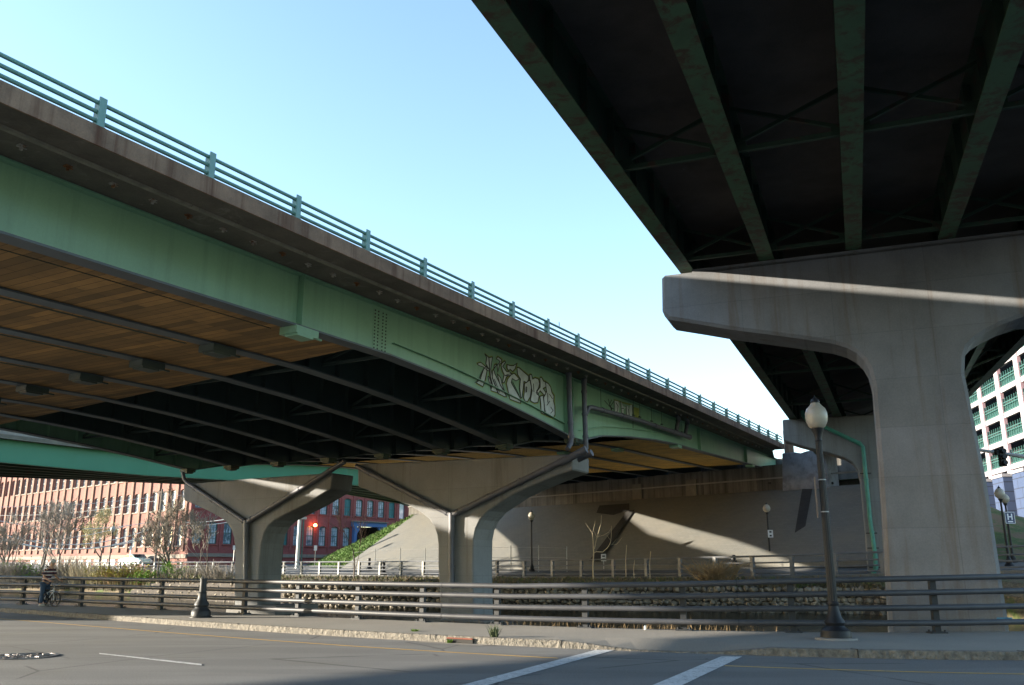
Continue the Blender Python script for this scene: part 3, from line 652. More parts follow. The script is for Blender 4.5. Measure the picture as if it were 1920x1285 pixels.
# ================================================================== RIGHT OVERPASS AND ITS PIERS
def ctrow(p): return onplane(*p, PC, NC)
pxC = [(1240, 516), (1500, 484), (1725, 453)]
left = [(1650, 880), (1668, 1185), (1676, 1290)]
und = [(1241, 588), (1252, 598), (1310, 607), (1370, 617), (1440, 626), (1500, 634), (1560, 643), (1588, 651), (1606, 661), (1620, 675), (1630, 692), (1637, 720), (1640, 760)]
pts = [onplane(x, y, PC, NC) for x, y in und + left]
top = onplane(1240, 516, PC, NC); ucen = (onplane(1727, 640, PC, NC) - PC).dot(C2)
def mirror(p): u = (p - PC).dot(C2); return p + C2 * (2 * (ucen - u))
rpx = [(1920, 592), (1880, 607), (1850, 622), (1830, 635), (1816, 650), (1810, 668), (1809, 700), (1850, 900), (1890, 1160), (1906, 1290)]
rp = [onplane(x, y, PC, NC) for x, y in rpx]
outer = [mirror(p) for p in pts[:6]]
allp = [top] + pts + rp[::-1] + outer[::-1] + [mirror(top)]
cpier = thing('bridge_pier', 'huge near concrete hammerhead pier at right, streaked by a beam of sunlight', 'bridge pier', ctrow((1750, 1200)))
m = MB(); m.prism(allp, NC * 1.5); m.build('pier_body', conc_cap, cpier, bevel=.09)
# bearing ledge
m = MB(); a, b = top + C2 * .9, mirror(top) - C2 * .9
m.prism([a + NC * .12, b + NC * .12, b + NC * 1.38, a + NC * 1.38], (0, 0, .1)); m.build('bearing_seat', conc_cap, cpier)
m = MB(); g_ = onplane(1905, 1165, PC, NC) - NC * .005
for i in range(5):
    u = i * .11; m.box(onplane(1893 - i * 3, 1160 + (i % 2) * 5, PC, NC) - NC * .004 + C2 * (-.02 * i), C2 * .06, NC * .002, (0, 0, .025 + .01 * (i % 2)))
m.build('blue_scrawl', plain('faded_blue_spray', (.09, .24, .36), .8), cpier)

o2 = thing('highway_overpass', 'dark overpass seen from beneath at upper right with rusty green girders', 'overpass', ctrow((1725, 453)))
zcap = top.z + .12
tD = 26.0
pDc = PC + V((B2V.x, B2V.y, 0)) * tD
SEG = onplane(1486, 785, pDc, NC) - (PC + C2 * -5.5); SEG.z = onplane(1486, 785, pDc, NC).z - zcap; SEG = SEG / tD
def b2p(u, t, dz=0): p = PC + C2 * u; p.z = zcap; k = min(1, max(0, (u - .8) / 5)); return p + (B2V if t < 0 else SEG.lerp(B2V, k)) * t + V((0, 0, dz))
gu = [-5.5 + 2.36 * k for k in range(6)]
T0_, T1_ = -36, 42
def sl(u0, u1, z0, z1, t0=T0_, t1=T1_, n=16):
    return [[b2p(u0, t, z0), b2p(u1, t, z0), b2p(u1, t, z1), b2p(u0, t, z1)] for t in sorted(set(frange(t0, t1, n) + [0.0]))]
for k, u in enumerate(gu):
    m = MB(); m.ring(sl(u - .012, u + .012, .03, 1.3)); m.ring(sl(u - .16, u + .16, 1.27, 1.3))
    for t in frange(T0_, T1_, 40): m.box(b2p(u + .09, t, .66), C2 * .07, NC * .01, (0, 0, .6)); m.box(b2p(u - .09, t, .66), C2 * .07, NC * .01, (0, 0, .6))
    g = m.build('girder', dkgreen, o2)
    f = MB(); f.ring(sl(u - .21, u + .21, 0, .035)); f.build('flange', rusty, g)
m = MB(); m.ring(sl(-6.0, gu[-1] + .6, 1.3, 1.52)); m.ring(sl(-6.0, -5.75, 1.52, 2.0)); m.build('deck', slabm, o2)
dz_ = [-32, -24, -16, -8, -.5, 7.5, 15, 22.5, 30, 37]
# place the visible frame on its surveyed line
for t in dz_:
    for u0, u1 in zip(gu, gu[1:]):
        m = MB(); m.bar(b2p(u0 + .05, t, .12), b2p(u1 - .05, t, .12), .1, .1); m.bar(b2p(u0 + .03, t, .2), b2p(u1 - .03, t, 1.12), .075, .075); m.bar(b2p(u0 + .03, t + .04, 1.12), b2p(u1 - .03, t + .04, .2), .075, .075)
        m.box(b2p(u0 + .2, t, .2), C2 * .16, NC * .01, (0, 0, .13)); m.box(b2p(u1 - .2, t, .2), C2 * .16, NC * .01, (0, 0, .13))
        m.build('cross_frame', dkgreen, o2)
for u in gu:
    m = MB(); m.box(b2p(u, .75, -.06), C2 * .22, NC * .25, (0, 0, .055)); m.build('bearing', dkgreen, o2)

# second pier of that overpass
pD0 = pDc
pxD = [(1467, 787), (1700, 768), (1700, 900), (1700, 1170), (1632, 1170), (1628, 1090), (1622, 1000), (1616, 940), (1613, 905), (1608, 882), (1598, 867), (1582, 858), (1550, 849), (1500, 836), (1469, 826)]
pd = thing('bridge_pier', 'far concrete pier with a thin green drainpipe, half hidden behind the big pier', 'bridge pier', onplane(1640, 1100, pD0, NC))
ptsD = [onplane(x, y, pD0, NC) for x, y in pxD]
uD = (onplane(1647, 900, pD0, NC) - pD0).dot(C2)
mirD = lambda p: p + C2 * (-(p - pD0).dot(C2) + uD + (uD - (p - pD0).dot(C2)) * (1 if uD - (p - pD0).dot(C2) < 1.6 else .55 + .45 * 1.6 / (uD - (p - pD0).dot(C2))))
lhs = [ptsD[0]] + ptsD[4:][::-1]      # top-left, underside..., stem
m = MB(); m.prism(lhs + [mirD(p) for p in lhs[::-1]], NC * 1.3); m.build('pier_body', conc_clean, pd, bevel=.06)
m = MB(); a = onplane(1541, 1100, pD0 - NC * .8, NC); b = onplane(1760, 1100, pD0 - NC * .8, NC)
m.prism([a, b, b + NC * 3, a + NC * 3], (0, 0, -1.9)); m.build('plinth', conc, pd, bevel=.04)
qd = lambda x, y: onplane(x, y, pD0 - NC * .18, NC)
pipe([qd(1504, 770), qd(1506, 780), qd(1512, 788), qd(1548, 802), qd(1612, 832), qd(1618, 838), qd(1622, 880), qd(1632, 980), qd(1641, 1040), qd(1642, 1066), qd(1630, 1094), qd(1630, 1124)], .11, 'drainpipe', pipe_teal, pd, 10,
     ((3, .98), (6, .2), (7, .3), (8, .2), (8, .9), (9, .95)))
m = MB()
for y in (888, 1000, 1028, 1064): p = qd(1623 + (y - 888) * .1, y); m.box(p, C2 * .28, NC * .04, (0, 0, .03))
m.build('pipe_clamp', plain('clamp_iron', (.03, .03, .03), .6), pd)

# ================================================================== THIRD BRIDGE (far left)
nb = [V((-120, 29.5, 8.5)), V((-75, 29.2, 8.5)), V((-57, 29.2, 8.5)), V((-45, 41, 8.5))] + [ony(x, y, D) for x, y, D in ((0, 866, 58), (140, 879, 62.5), (275, 891, 67), (450, 901, 71), (650, 908, 75), (800, 922, 84), (840, 930, 96))]  # leading points, out of view, bent so the bridge shades the left kerb
fb = [V((-120, 40, 8.5)), V((-82, 40, 8.5)), V((-64, 42, 8.5)), V((-53, 53, 8.5))] + [ony(x, y, D) for x, y, D in ((0, 895, 69), (165, 901, 72), (330, 908, 75), (480, 916, 79.5), (640, 926, 85), (750, 945, 98), (782, 955, 107))]
b3 = thing('highway_overpass', 'bright green ramp bridge curving past the brick mill far at left', 'overpass', nb[4])
H3 = [0, 0, 0, 0, 0, 0, 0, 0, 0, 0]
def up(p, h): return V((p.x, p.y, p.z + h))
m = MB(); m.strip([[up(p, 0) for p in nb], [up(p, 1.55) for p in nb]]); m.ring([[up(p, -.03) + (q - p).normalized() * .0, up(p, -.03) + (q - p).normalized() * .45, up(p, .02) + (q - p).normalized() * .45, up(p, .02)] for p, q in zip(nb, fb)])
m.build('girder', b3green, b3)
for k in (.2, .4, .6, .8, 1.0):
    m = MB(); pts_ = [p.lerp(q, k) for p, q in zip(nb, fb)]
    m.strip([[up(p, 0) for p in pts_], [up(p, 1.5) for p in pts_]]); m.ring([[up(p, 0), up(p, 0) + (q - p).normalized() * .45, up(p, .05) + (q - p).normalized() * .45, up(p, .05)] for p, q in zip(pts_, fb[:-1] + [fb[-1] + V((-1, 5, 0))])] if k < 1 else [[up(p, 0), up(p, 0) + V((.1, -.4, 0)), up(p, .05) + V((.1, -.4, 0)), up(p, .05)] for p in pts_])
    m.build('girder', dkgreen, b3)
m = MB(); m.ring([[up(p, 1.5) + (p - q).normalized() * .9, up(q, 1.5), up(q, 1.75), up(p, 1.75) + (p - q).normalized() * .9] for p, q in zip(nb, fb)])
m.build('deck', soffit, b3)
m = MB(); m.ring([[up(p, 1.48) + (p - q).normalized() * .9, up(p, 1.48) + (p - q).normalized() * .65, up(p, 2.45) + (p - q).normalized() * .7, up(p, 2.45) + (p - q).normalized() * .88] for p, q in zip(nb, fb)])
m.build('parapet', conc, b3)

# ================================================================== NEAR RAILING
topy = [(0, 1082), (480, 1090), (960, 1098), (1300, 1094), (1500, 1088), (1920, 1079)]
def px_of(p):
    d_ = p - CAM; X = d_.x; Z = d_.y * CT + d_.z * ST; return CX + F * X / Z
def railpt(x): return V((x, railY(x), .15))
def hrail(p):
    x = max(0, min(1920, px_of(p))); r = ray(x, interp(x, topy)); z = CAM.z + r.z * (p.y / r.y); return z - .15
nr = thing('guard_railing', 'long four tube grey steel railing along the near sidewalk', 'railing', railpt(0))
pxpost = [40, 150, 215, 290, 370, 455, 555, 670, 790, 930, 1098, 1285, 1490, 1755]
xs_post = []
for x in pxpost:
    r = onz(x, interp(x, rail_px), .15); xs_post.append(r.x)
xs_post = [xs_post[0] - 2.8 * k for k in (4, 3, 2, 1)] + xs_post + [xs_post[-1] + 3.2 * k for k in (1, 2, 3)]
for fr in (.19, .46, .73, .985):
    m = MB(); xx = frange(xs_post[0] - 1, xs_post[-1] + 1, 90)
    m.tube([railpt(x) + V((0, -.09, hrail(railpt(x)) * fr)) for x in xx], .068, 10); m.build('rail', railm, nr, smooth=True)
for x in xs_post:
    p = railpt(x); h = hrail(p); t = V((1, (railY(x + .1) - railY(x - .1)) / .2, 0)).normalized(); n = V((t.y, -t.x, 0))
    m = MB(); m.prism([p - n * .02 - t * .07 + V((0, 0, .02)), p - n * .16 - t * .07 + V((0, 0, .02)), p - n * .12 - t * .07 + V((0, 0, h)), p - n * .02 - t * .07 + V((0, 0, h))], t * .14)
    m.box(p - n * .09 + V((0, 0, .015)), t * .19, n * .14, (0, 0, .015))
    for a in (-.14, .14):
        for b in (0, -.18): m.tube([p + t * a + n * b + V((0, 0, .03)), p + t * a + n * b + V((0, 0, .075))], .02, 6)
    for fr in (.19, .46, .73): m.box(p + n * .0 + V((0, 0, h * fr)), t * .1, n * .04, (0, 0, .03))
    m.build('rail_post', postm, nr)
m = MB()
for xj in (-9.2, -1.9, 5.35):
    p = railpt(xj); h = hrail(p); t = V((1, (railY(xj + .1) - railY(xj - .1)) / .2, 0)).normalized()
    for fr in (.19, .46, .73, .985): m.tube([p + V((0, -.09, h * fr)) - t * .012, p + V((0, -.09, h * fr)) + t * .012], .072, 10)
m.build('rail_joint', postm, nr)

# ================================================================== FAR RAILINGS
fpost = M('far_rail_steel', (.10, .105, .115), .15, 2, .5)
fpostw = M('sunlit_far_rail', (.17, .17, .155), .12, 2, .55)  # paler copy of the rail steel; sun on one stretch put into colour
def farpt(x): return gx(x, interp(x, R_D), interp(x, R_Z))
def farrail(name, label, x0, x1, xs, mat, pm=None):
    t = thing(name, label, 'railing', farpt((x0 + x1) / 2)); n = max(4, int(abs(x1 - x0) / 30)); xx = frange(x0, x1, n)
    for h in (.14, .42, .70, 1.06):
        m = MB(); m.tube([farpt(x) + V((0, -.05, h)) for x in xx], .05 if h < 1 else .06, 6); m.build('rail', mat, t)
    for x in xs:
        p = farpt(x); q = farpt(x + 2); tt = (q - p).normalized(); tt.z = 0
        m = MB(); m.box(p + V((0, 0, .52)), tt * .1, V((tt.y, -tt.x, 0)) * .09, (0, 0, .56)); m.build('rail_post', pm or mat, t)
    return t
farrail('guard_railing', 'grey railing along the far street below the long brick facade', -300, 440, [-240, -180, -130, -80, -40, 0, 30, 60, 92, 122, 152, 166, 186, 204, 225, 246, 268, 290, 312, 340, 370, 400, 436], fpost)
farrail('guard_railing', 'railing with sunlit pale posts along the far street between the two Y shaped piers', 441, 880, [466, 500, 533, 566, 600, 636, 674, 713, 752, 794, 836, 872], fpost, fpostw)
farrail('guard_railing', 'dark railing along the far street in front of the shaded paved slope', 881, 2700, [899, 932, 983, 1036, 1090, 1150, 1212, 1275, 1341, 1411, 1485, 1567, 1655, 1750, 1845, 1950, 2060, 2180], fpost)

# ================================================================== STONE RIVER WALL
sw_ = thing('river_wall', 'rough rubble stone wall along the far water line', 'wall', gx(960, interp(960, W_D), -.6))
m = MB(); mb2 = MB(); x = 255; rr = random.Random(11)
zz_ = -.66; row = 0
while zz_ < .66:
    rh = rr.uniform(.17, .34); x = 255 + rr.uniform(0, 8); row += 1
    while x < 1665:
        D = interp(x, W_D); sc = 1673 / D; big = 1.5 if x < 440 else 1; wd_ = rr.uniform(.16, .52) * big
        c = gx(x + wd_ * sc * .5, D + rr.uniform(-.06, .12), zz_ + rh * .5 + rr.uniform(-.05, .05))
        if c.z < wz(x) + .03: m.blob(c, wd_ * .56, .2, rh * rr.uniform(.5, .66), rr.random(), .17)
        if rr.random() < .35: m.blob(c + V((wd_ * .5, -.02, rr.uniform(-.1, .1))), .1, .14, .09, rr.random(), .2)
        x += wd_ * sc * .98
    zz_ += rh * .92
m.build('stones', stone_m, sw_)
mb2.strip([[gx(x, interp(x, W_D) + .1, -1) for x in frange(250, 1670, 40)], [gx(x, interp(x, W_D) + .16, wz(x) + .03) for x in frange(250, 1670, 40)], [gx(x, interp(x, W_D) + .9, wz(x) + .05) for x in frange(250, 1670, 40)]])
mb2.build('mortar_core', M('dark_mortar', (.05, .042, .035), .3, 3, .95), sw_)

# ================================================================== MILL
CN = V((-36.5, 100, 0)); F1 = V((-.767, .642, 0)); M1 = V((-.642, -.767, 0)); F2 = V((.652, .758, 0)); M2 = V((.758, -.652, 0))
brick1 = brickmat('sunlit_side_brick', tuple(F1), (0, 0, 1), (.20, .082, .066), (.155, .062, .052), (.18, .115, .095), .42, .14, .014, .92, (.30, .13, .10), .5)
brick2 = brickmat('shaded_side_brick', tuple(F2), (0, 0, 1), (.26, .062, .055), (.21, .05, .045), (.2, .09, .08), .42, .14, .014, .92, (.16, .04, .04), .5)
stonec = M('mill_sill_stone', (.19, .16, .13), .12, 2, .85)
frame_g = plain('dark_green_frame', (.035, .105, .10), .5)
frame_w = plain('weathered_grey_frame', (.2, .2, .2), .6)
mill = thing('brick_mill', 'long red brick mill building with rows of tall arched windows behind the trees', 'mill', CN)
def wallholes(Fd, N, w0, w1, z0, z1, holes, mat, name):
    m = MB(); zb_ = sorted({z0, z1} | {h[2] for h in holes} | {h[3] for h in holes}); xs_ = sorted({w0, w1} | {h[0] for h in holes} | {h[1] for h in holes})
    for i in range(len(xs_) - 1):
        xm = (xs_[i] + xs_[i + 1]) / 2; run = None
        for j in range(len(zb_) - 1):
            zm = (zb_[j] + zb_[j + 1]) / 2; solid = not any(h[0] < xm < h[1] and h[2] < zm < h[3] for h in holes)
            if solid and run is None: run = zb_[j]
            if (not solid or j == len(zb_) - 2) and run is not None:
                ze = zb_[j] if not solid else zb_[j + 1]
                a, b = CN + Fd * xs_[i], CN + Fd * xs_[i + 1]
                m.poly(V((a.x, a.y, run)), V((b.x, b.y, run)), V((b.x, b.y, ze)), V((a.x, a.y, ze))); run = None
    for h in holes:      # reveals
        a, b = CN + Fd * h[0], CN + Fd * h[1]; n_ = N * -.28
        for p, q in (((a, h[2]), (b, h[2])), ((b, h[2]), (b, h[3])), ((b, h[3]), (a, h[3])), ((a, h[3]), (a, h[2]))):
            P, Q = V((p[0].x, p[0].y, p[1])), V((q[0].x, q[0].y, q[1])); m.poly(P, Q, Q + n_, P + n_)
    return m
h1 = []; h2 = []
for fl, z in enumerate((3.95, 8.03, 12.05, 16.1)):
    for k in range(27):
        t = 2.13 + 2.15 * k
        if fl == 0 and k in (8,): continue
        h1.append((t - .58, t + .58, z, z + 2.3))
for fl, z in enumerate((4.15, 8.15, 12.2)):
    for k in range(19):
        t = .98 + 1.95 * k
        if fl == 0 and 22.6 < t < 30: continue
        h2.append((t - .56, t + .56, z, z + (2.5 if fl == 0 else 2.25)))
mw = wallholes(F1, M1, 0, 62, 1.2, 20, h1, brick1, 'wall')
wl = mw.build('wall', brick1, mill)
brick3 = brickmat('pilaster_brick', tuple(F1), (0, 0, 1), (.22, .12, .088), (.18, .095, .068), (.2, .14, .11), .42, .14, .014, .92, (.22, .12, .09), .5)
for k in range(29):     # brick pilasters between the windows
    t = 1.05 + 2.15 * k; m = MB(); m.box(CN + F1 * t + M1 * .09 + V((0, 0, 11.6)), F1 * .27, M1 * .09, (0, 0, 8.3)); m.build('pilaster', brick3, mill)
mw2 = wallholes(F2, M2, 0, 44, 1.2, 18, h2 + [(23.75, 28.25, 1.3, 6.9)], brick2, 'wall')
for k in range(23):
    t = 1.95 * k; 
    if 23 < t < 29: mw2.box(CN + F2 * t + M2 * .05 + V((0, 0, 12.5)), F2 * .12, M2 * .05, (0, 0, 4.6))
    else: mw2.box(CN + F2 * t + M2 * .05 + V((0, 0, 9.4)), F2 * .12, M2 * .05, (0, 0, 6))
wl2 = mw2.build('wall', brick2, mill)
m = MB(); m.box(CN + F1 * 31 + M1 * .12 + V((0, 0, 2.75)), F1 * 31, M1 * .1, (0, 0, .22)); m.box(CN + F2 * 11.5 + M2 * .08 + V((0, 0, 2.9)), F2 * 11.5, M2 * .08, (0, 0, .2)); m.build('stone_band', stonec, mill)
m = MB()
for h in h1:     # segmental brick arches over the openings
    c = CN + F1 * (h[0] + h[1]) * .5; pts_ = [c + F1 * (.58 * cos(a)) + V((0, 0, h[3] - .22 + .22 * sin(a))) + M1 * .004 for a in frange(0, pi, 8)]
    m.prism([c + F1 * .62 + V((0, 0, h[3] + .02)) + M1 * .004, c + F1 * .62 + V((0, 0, h[3] - .22)) + M1 * .004] + pts_ + [c - F1 * .62 + V((0, 0, h[3] - .22)) + M1 * .004, c - F1 * .62 + V((0, 0, h[3] + .02)) + M1 * .004], M1 * -.2)
m.build('arch_bricks', brick1, wl)
m = MB()
for h in h2:
    c = CN + F2 * (h[0] + h[1]) * .5; pts_ = [c + F2 * (.56 * cos(a)) + V((0, 0, h[3] - .25 + .25 * sin(a))) + M2 * .004 for a in frange(0, pi, 8)]
    m.prism([c + F2 * .6 + V((0, 0, h[3] + .02)) + M2 * .004, c + F2 * .6 + V((0, 0, h[3] - .25)) + M2 * .004] + pts_ + [c - F2 * .6 + V((0, 0, h[3] - .25)) + M2 * .004, c - F2 * .6 + V((0, 0, h[3] + .02)) + M2 * .004], M2 * -.2)
m.build('arch_bricks', brick2, wl2)
def window(Fd, N, h, fm, gm, par):
    m = MB(); c = CN + Fd * (h[0] + h[1]) * .5 - N * .2; wd_ = (h[1] - h[0]) / 2; zc = (h[2] + h[3]) / 2; hh = (h[3] - h[2]) / 2
    for dx, wz_ in ((-wd_ + .05, .05), (wd_ - .05, .05)): m.box(c + Fd * dx + V((0, 0, zc)), Fd * wz_, N * .04, (0, 0, hh))
    for dz2 in (-hh + .04, 0, hh - .12): m.box(c + V((0, 0, zc + dz2)), Fd * wd_, N * .035, (0, 0, .045))
    for dx in (-wd_ / 3, wd_ / 3): m.box(c + Fd * dx + V((0, 0, zc)), Fd * .014, N * .02, (0, 0, hh))
    for dz2 in (-hh / 2, hh / 2): m.box(c + V((0, 0, zc + dz2)), Fd * wd_, N * .018, (0, 0, .014))
    w_ = m.build('window', fm, mill)
    m = MB(); m.box(CN + Fd * (h[0] + h[1]) * .5 + N * .06 + V((0, 0, h[2] - .08)), Fd * .66, N * .08, (0, 0, .07)); m.build('sill', stonec if fm is frame_w else brick2, w_)
    m = MB(); c -= N * .02; m.poly(c - Fd * wd_ + V((0, 0, h[2])), c + Fd * wd_ + V((0, 0, h[2])), c + Fd * wd_ + V((0, 0, h[3])), c - Fd * wd_ + V((0, 0, h[3]))); m.build('pane', gm, w_)
shut = plain('green_shutter_board', (.04, .16, .17), .6)
seen1 = [h for h in h1 if h[2] < 16]; seen2 = [h for h in h2 if h[2] < 12]
lot = seen1 + seen2; nwin = 0
rest = []
for h in seen1:
    if nwin < 68 and h[0] < 50: window(F1, M1, h, frame_w, glass_m, wl); nwin += 1
    else: rest.append((F1, M1, h))
for h in seen2:
    if nwin < 99 and h[0] < 34: window(F2, M2, h, frame_g, glass_w if random.random() < .75 else shut, wl2); nwin += 1
    else: rest.append((F2, M2, h))
m = MB()
for Fd, N, h in rest + [(F1, M1, h) for h in h1 if h[2] > 16] + [(F2, M2, h) for h in h2 if h[2] > 12]:
    c = CN - N * .24; a, b = c + Fd * h[0], c + Fd * h[1]; m.poly(V((a.x, a.y, h[2])), V((b.x, b.y, h[2])), V((b.x, b.y, h[3])), V((a.x, a.y, h[3])))
o = m.build('far_panes', glass_m, mill); o['kind'] = 'stuff'
m = MB(); m.prism([CN + V((0, 0, 1.2)) - M1 * 16 - M2 * 0, CN + F2 * 44 + V((0, 0, 1.2)) - M2 * 14, CN + F2 * 44 + V((0, 0, 1.2)) - M2 * .5, CN - M2 * .5 - M1 * .5 + V((0, 0, 1.2)), CN + F1 * 62 - M1 * .5 + V((0, 0, 1.2)), CN + F1 * 62 - M1 * 16 + V((0, 0, 1.2))], (0, 0, .3))
rf = MB(); rf.prism([CN + V((0, 0, 20)) + M1 * .4, CN + F1 * 62 + M1 * .4 + V((0, 0, 20)), CN + F1 * 62 - M1 * 18 + V((0, 0, 20)), CN - M1 * 18 + V((0, 0, 20))], (0, 0, .5))
rf.prism([CN + V((0, 0, 18.1)) + M2 * .3, CN + F2 * 44 + M2 * .3 + V((0, 0, 18.1)), CN + F2 * 44 - M2 * 16 + V((0, 0, 18.1)), CN - M2 * 16 + V((0, 0, 18.1))], (0, 0, .5)); rf.build('roof', darkstrip, mill)
# blue loading portal
bl = plain('blue_portal_paint', (.045, .12, .28), .6)
m = MB(); c = CN + F2 * 26 + M2 * .25
m.box(c + V((0, 0, 7.1)), F2 * 2.9, M2 * .3, (0, 0, .3))
for sx in (-1, 1): m.box(c + F2 * 2.45 * sx + V((0, 0, 4.1)), F2 * .22, M2 * .25, (0, 0, 2.8)); m.bar(c + F2 * 2.25 * sx + V((0, 0, 5.9)), c + F2 * 1.6 * sx + V((0, 0, 6.8)), .3, .3)
po = m.build('portal', bl, mill)
m = MB(); m.box(c + M2 * .1 + V((0, 0, 7.45)), F2 * 3.0, M2 * .45, (0, 0, .06)); m.build('portal_cap', stonec, po)
m = MB(); m.box(c - M2 * 3.2 + V((0, 0, 4.1)), F2 * 2.6, M2 * .1, (0, 0, 2.8)); m.box(c - M2 * 1.8 - F2 * 2.4 + V((0, 0, 4.1)), F2 * .1, M2 * 1.5, (0, 0, 2.8)); m.box(c - M2 * 1.8 + F2 * 2.4 + V((0, 0, 4.1)), F2 * .1, M2 * 1.5, (0, 0, 2.8)); m.build('portal_interior', darkstrip, mill)
# basement doors strip
m = MB()
for k in range(14):
    t = 2.2 + 2.15 * 2 * k * .5
    m = MB(); m.box(CN + F1 * (13 + 2.15 * k) + M1 * .02 + V((0, 0, 2.0)), F1 * .7, M1 * .03, (0, 0, .5)); m.build('basement_window', frame_w, mill)
ol = MB(); c = onplane(591, 985, CN + M2 * .5, M2); ol.blob(c, .22, .22, .18, 1, .02, 2); 
olo = ol.build('lamp_bulb', plain('sodium_glow', (1.0, .22, .05), .5, 0, 14), mill, smooth=True)
m = MB(); m.bar(c + V((0, 0, .2)), c - M2 * .5 + V((0, 0, .25)), .06, .06); m.build('lamp_bracket', ironm, mill)

# ================================================================== GARAGE BUILDING (right)
GD = V((.177, .984, 0)).normalized(); GN = V((-.984, .177, 0)).normalized(); G0 = V((66.6, 126, 0))
gwhite = M('white_precast', (.27, .25, .265), .06, .4, .7, fine=.05, bump=.03)
gpink = plain('pinkish_column', (.34, .22, .25), .7)
gteal = plain('teal_window_bars', (.02, .075, .065), .5)
gblue = brickmat('blue_grey_block', tuple(GD), (0, 0, 1), (.04, .06, .12), (.036, .055, .11), (.015, .02, .035), 2.4, 1.2, .05, .85)
gb = thing('parking_garage', 'white multi storey garage with green window bars beyond the hill at right', 'garage', G0)
def gp(t, n, z): return G0 + GD * t + GN * n + V((0, 0, z))
zt0, pit = 13.4, 3.3
m = MB()
for fl in range(6):
    z = zt0 + pit * fl; m.box(gp(-18, 0, z + .5), GD * 42, GN * .2, (0, 0, .33))
m.build('spandrel', gwhite, gb)
m = MB(); m.box(gp(-18, -8, 18), GD * 42, GN * 6, (0, 0, 12)); m.build('core', plain('garage_dark', (.02, .02, .025), .9), gb)
m = MB(); m.box(gp(-18, -7, zt0 + pit * 6 + .3), GD * 42, GN * 7.3, (0, 0, .4)); m.build('roof', gwhite, gb)
for k in range(-9, 4):
    t = -8.2 + 6.9 * k
    m = MB(); m.box(gp(t, .12, 23), GD * .6, GN * .2, (0, 0, 10)); m.build('column', gwhite, gb)
    m = MB(); m.box(gp(t - .65, .1, 23), GD * .06, GN * .2, (0, 0, 10)); m.build('column_edge', gpink, gb)
for k in range(-8, 4):
    for fl in range(6):
        z = zt0 + pit * fl + .85; t0 = -8.2 + 6.9 * (k - 1) + .7; t1 = t0 + 5.5; m = MB()
        for t in frange(t0, t1, 7): m.box(gp(t, .1, z + .9), GD * .05, GN * .05, (0, 0, .95))
        for zz in (.1, .9, 1.25): m.box(gp((t0 + t1) / 2, .12, z + zz), GD * 2.8, GN * .04, (0, 0, .06))
        m.box(gp((t0 + t1) / 2, -.1, z + .55), GD * 2.75, GN * .03, (0, 0, .55))
        m.build('window_bars', gteal, gb)
m = MB(); m.box(gp(-18, -1, 8.0), GD * 42, GN * .3, (0, 0, 5.0)); m.build('core_wall', darkstrip, gb)
for k in range(-9, 4):
    t = -8.2 + 6.9 * k
    m = MB(); m.box(gp(t + .9, .4, 7.9), GD * 1.9, GN * 1.1, (0, 0, 4.7)); m.build('base_pier', gblue, gb)
    m = MB(); m.box(gp(t + .9, .4, 12.85), GD * 2.0, GN * 1.2, (0, 0, .2)); m.build('pier_cap', gwhite, gb)

# ================================================================== STREET LAMPS
def lampproto():
    t = thing('street_lamp', 'x', 'street lamp')
    m = MB(); m.lathe([(.2, 0), (.2, .12), (.12, .22), (.13, .3), (.07, .5), (.055, .6), (.05, 1.5), (.042, 3.0), (.038, 3.38), (.09, 3.5), (.09, 3.54)], n=12); m.build('pole', ironm, t, smooth=True)
    m = MB(); m.lathe([(.08, 3.54), (.19, 3.68), (.21, 3.85), (.15, 4.02), (.07, 4.1)], n=14); m.build('globe', globe_m, t, smooth=True)
    m = MB(); m.lathe([(.07, 4.1), (.06, 4.14), (.02, 4.2), (.01, 4.25)], n=8); m.build('finial', ironm, t, smooth=True)
    return t
lp = lampproto()
lamps = [((997, 1072), 62, 1.29, (5.44 - 1.29) / 4.2, 'lone acorn lamp post against the sunlit slope right of the right Y pier'),
         ((1445, 1052), 56, 1.9, .87, 'acorn lamp post at the foot of the slope beside the black drain strip'),
         ((204, 1072), 95, 1.1, 1.15, 'black lamp post with white globe in front of the long brick facade'),
         ((1893, 1052), 43.5, 1.6, .93, 'left one of the two acorn lamp posts right of the big pier'),
         ((1901, 1046), 47, 1.8, .88, 'black lamp post carrying the blue hospital sign'),
         ((528, 1060), 90, 1.2, 1.15, 'dark lamp post beside the inner side of the left Y pier')]
for i, (p, D, z, sc, lab) in enumerate(lamps):
    o = lp if i == 0 else copy_tree(lp)
    q = gx(p[0], D, z); o.location = q; o.scale = (1.15, 1.15, sc * 1.0) if i != 2 else (1.3, 1.3, sc); tag(o, lab, 'street lamp', 'acorn street lamps along the far street')
# near lamp
LB = onz(1568, 1199, .15)
def lz(y): return ony(1550, y, LB.y).z - .15
nl = thing('street_lamp', 'tall near black fluted lamp post with frosted acorn globe on the sidewalk', 'street lamp', LB)
m = MB(); m.lathe([(.44, 0), (.42, .035), (.36, .04)], LB, 28); m.build('footing', conc, nl)
m = MB(); m.lathe([(.315, .03), (.315, .12), (.30, .15), (.30, .18), (.2, .26), (.19, .28), (.215, .34), (.2, .38), (.15, .46), (.115, .6), (.1, .68), (.115, .7), (.115, .75), (.098, .77)], LB, 28); m.build('base', ironm, nl, smooth=True)
zn = lz(827); zg = lz(804)
m = MB(); m.lathe([(.098, .77), (.09, 1.5), (.078, 2.6), (.068, zn - .02)], LB, 28, .09); m.build('shaft', ironm, nl)
m = MB(); m.lathe([(.068, zn - .02), (.08, zn), (.07, zn + .03), (.08, zn + .12), (.135, zg - .03), (.14, zg), (.12, zg + .01)], LB, 24); m.build('collar', ironm, nl, smooth=True)
zt_ = lz(756); 
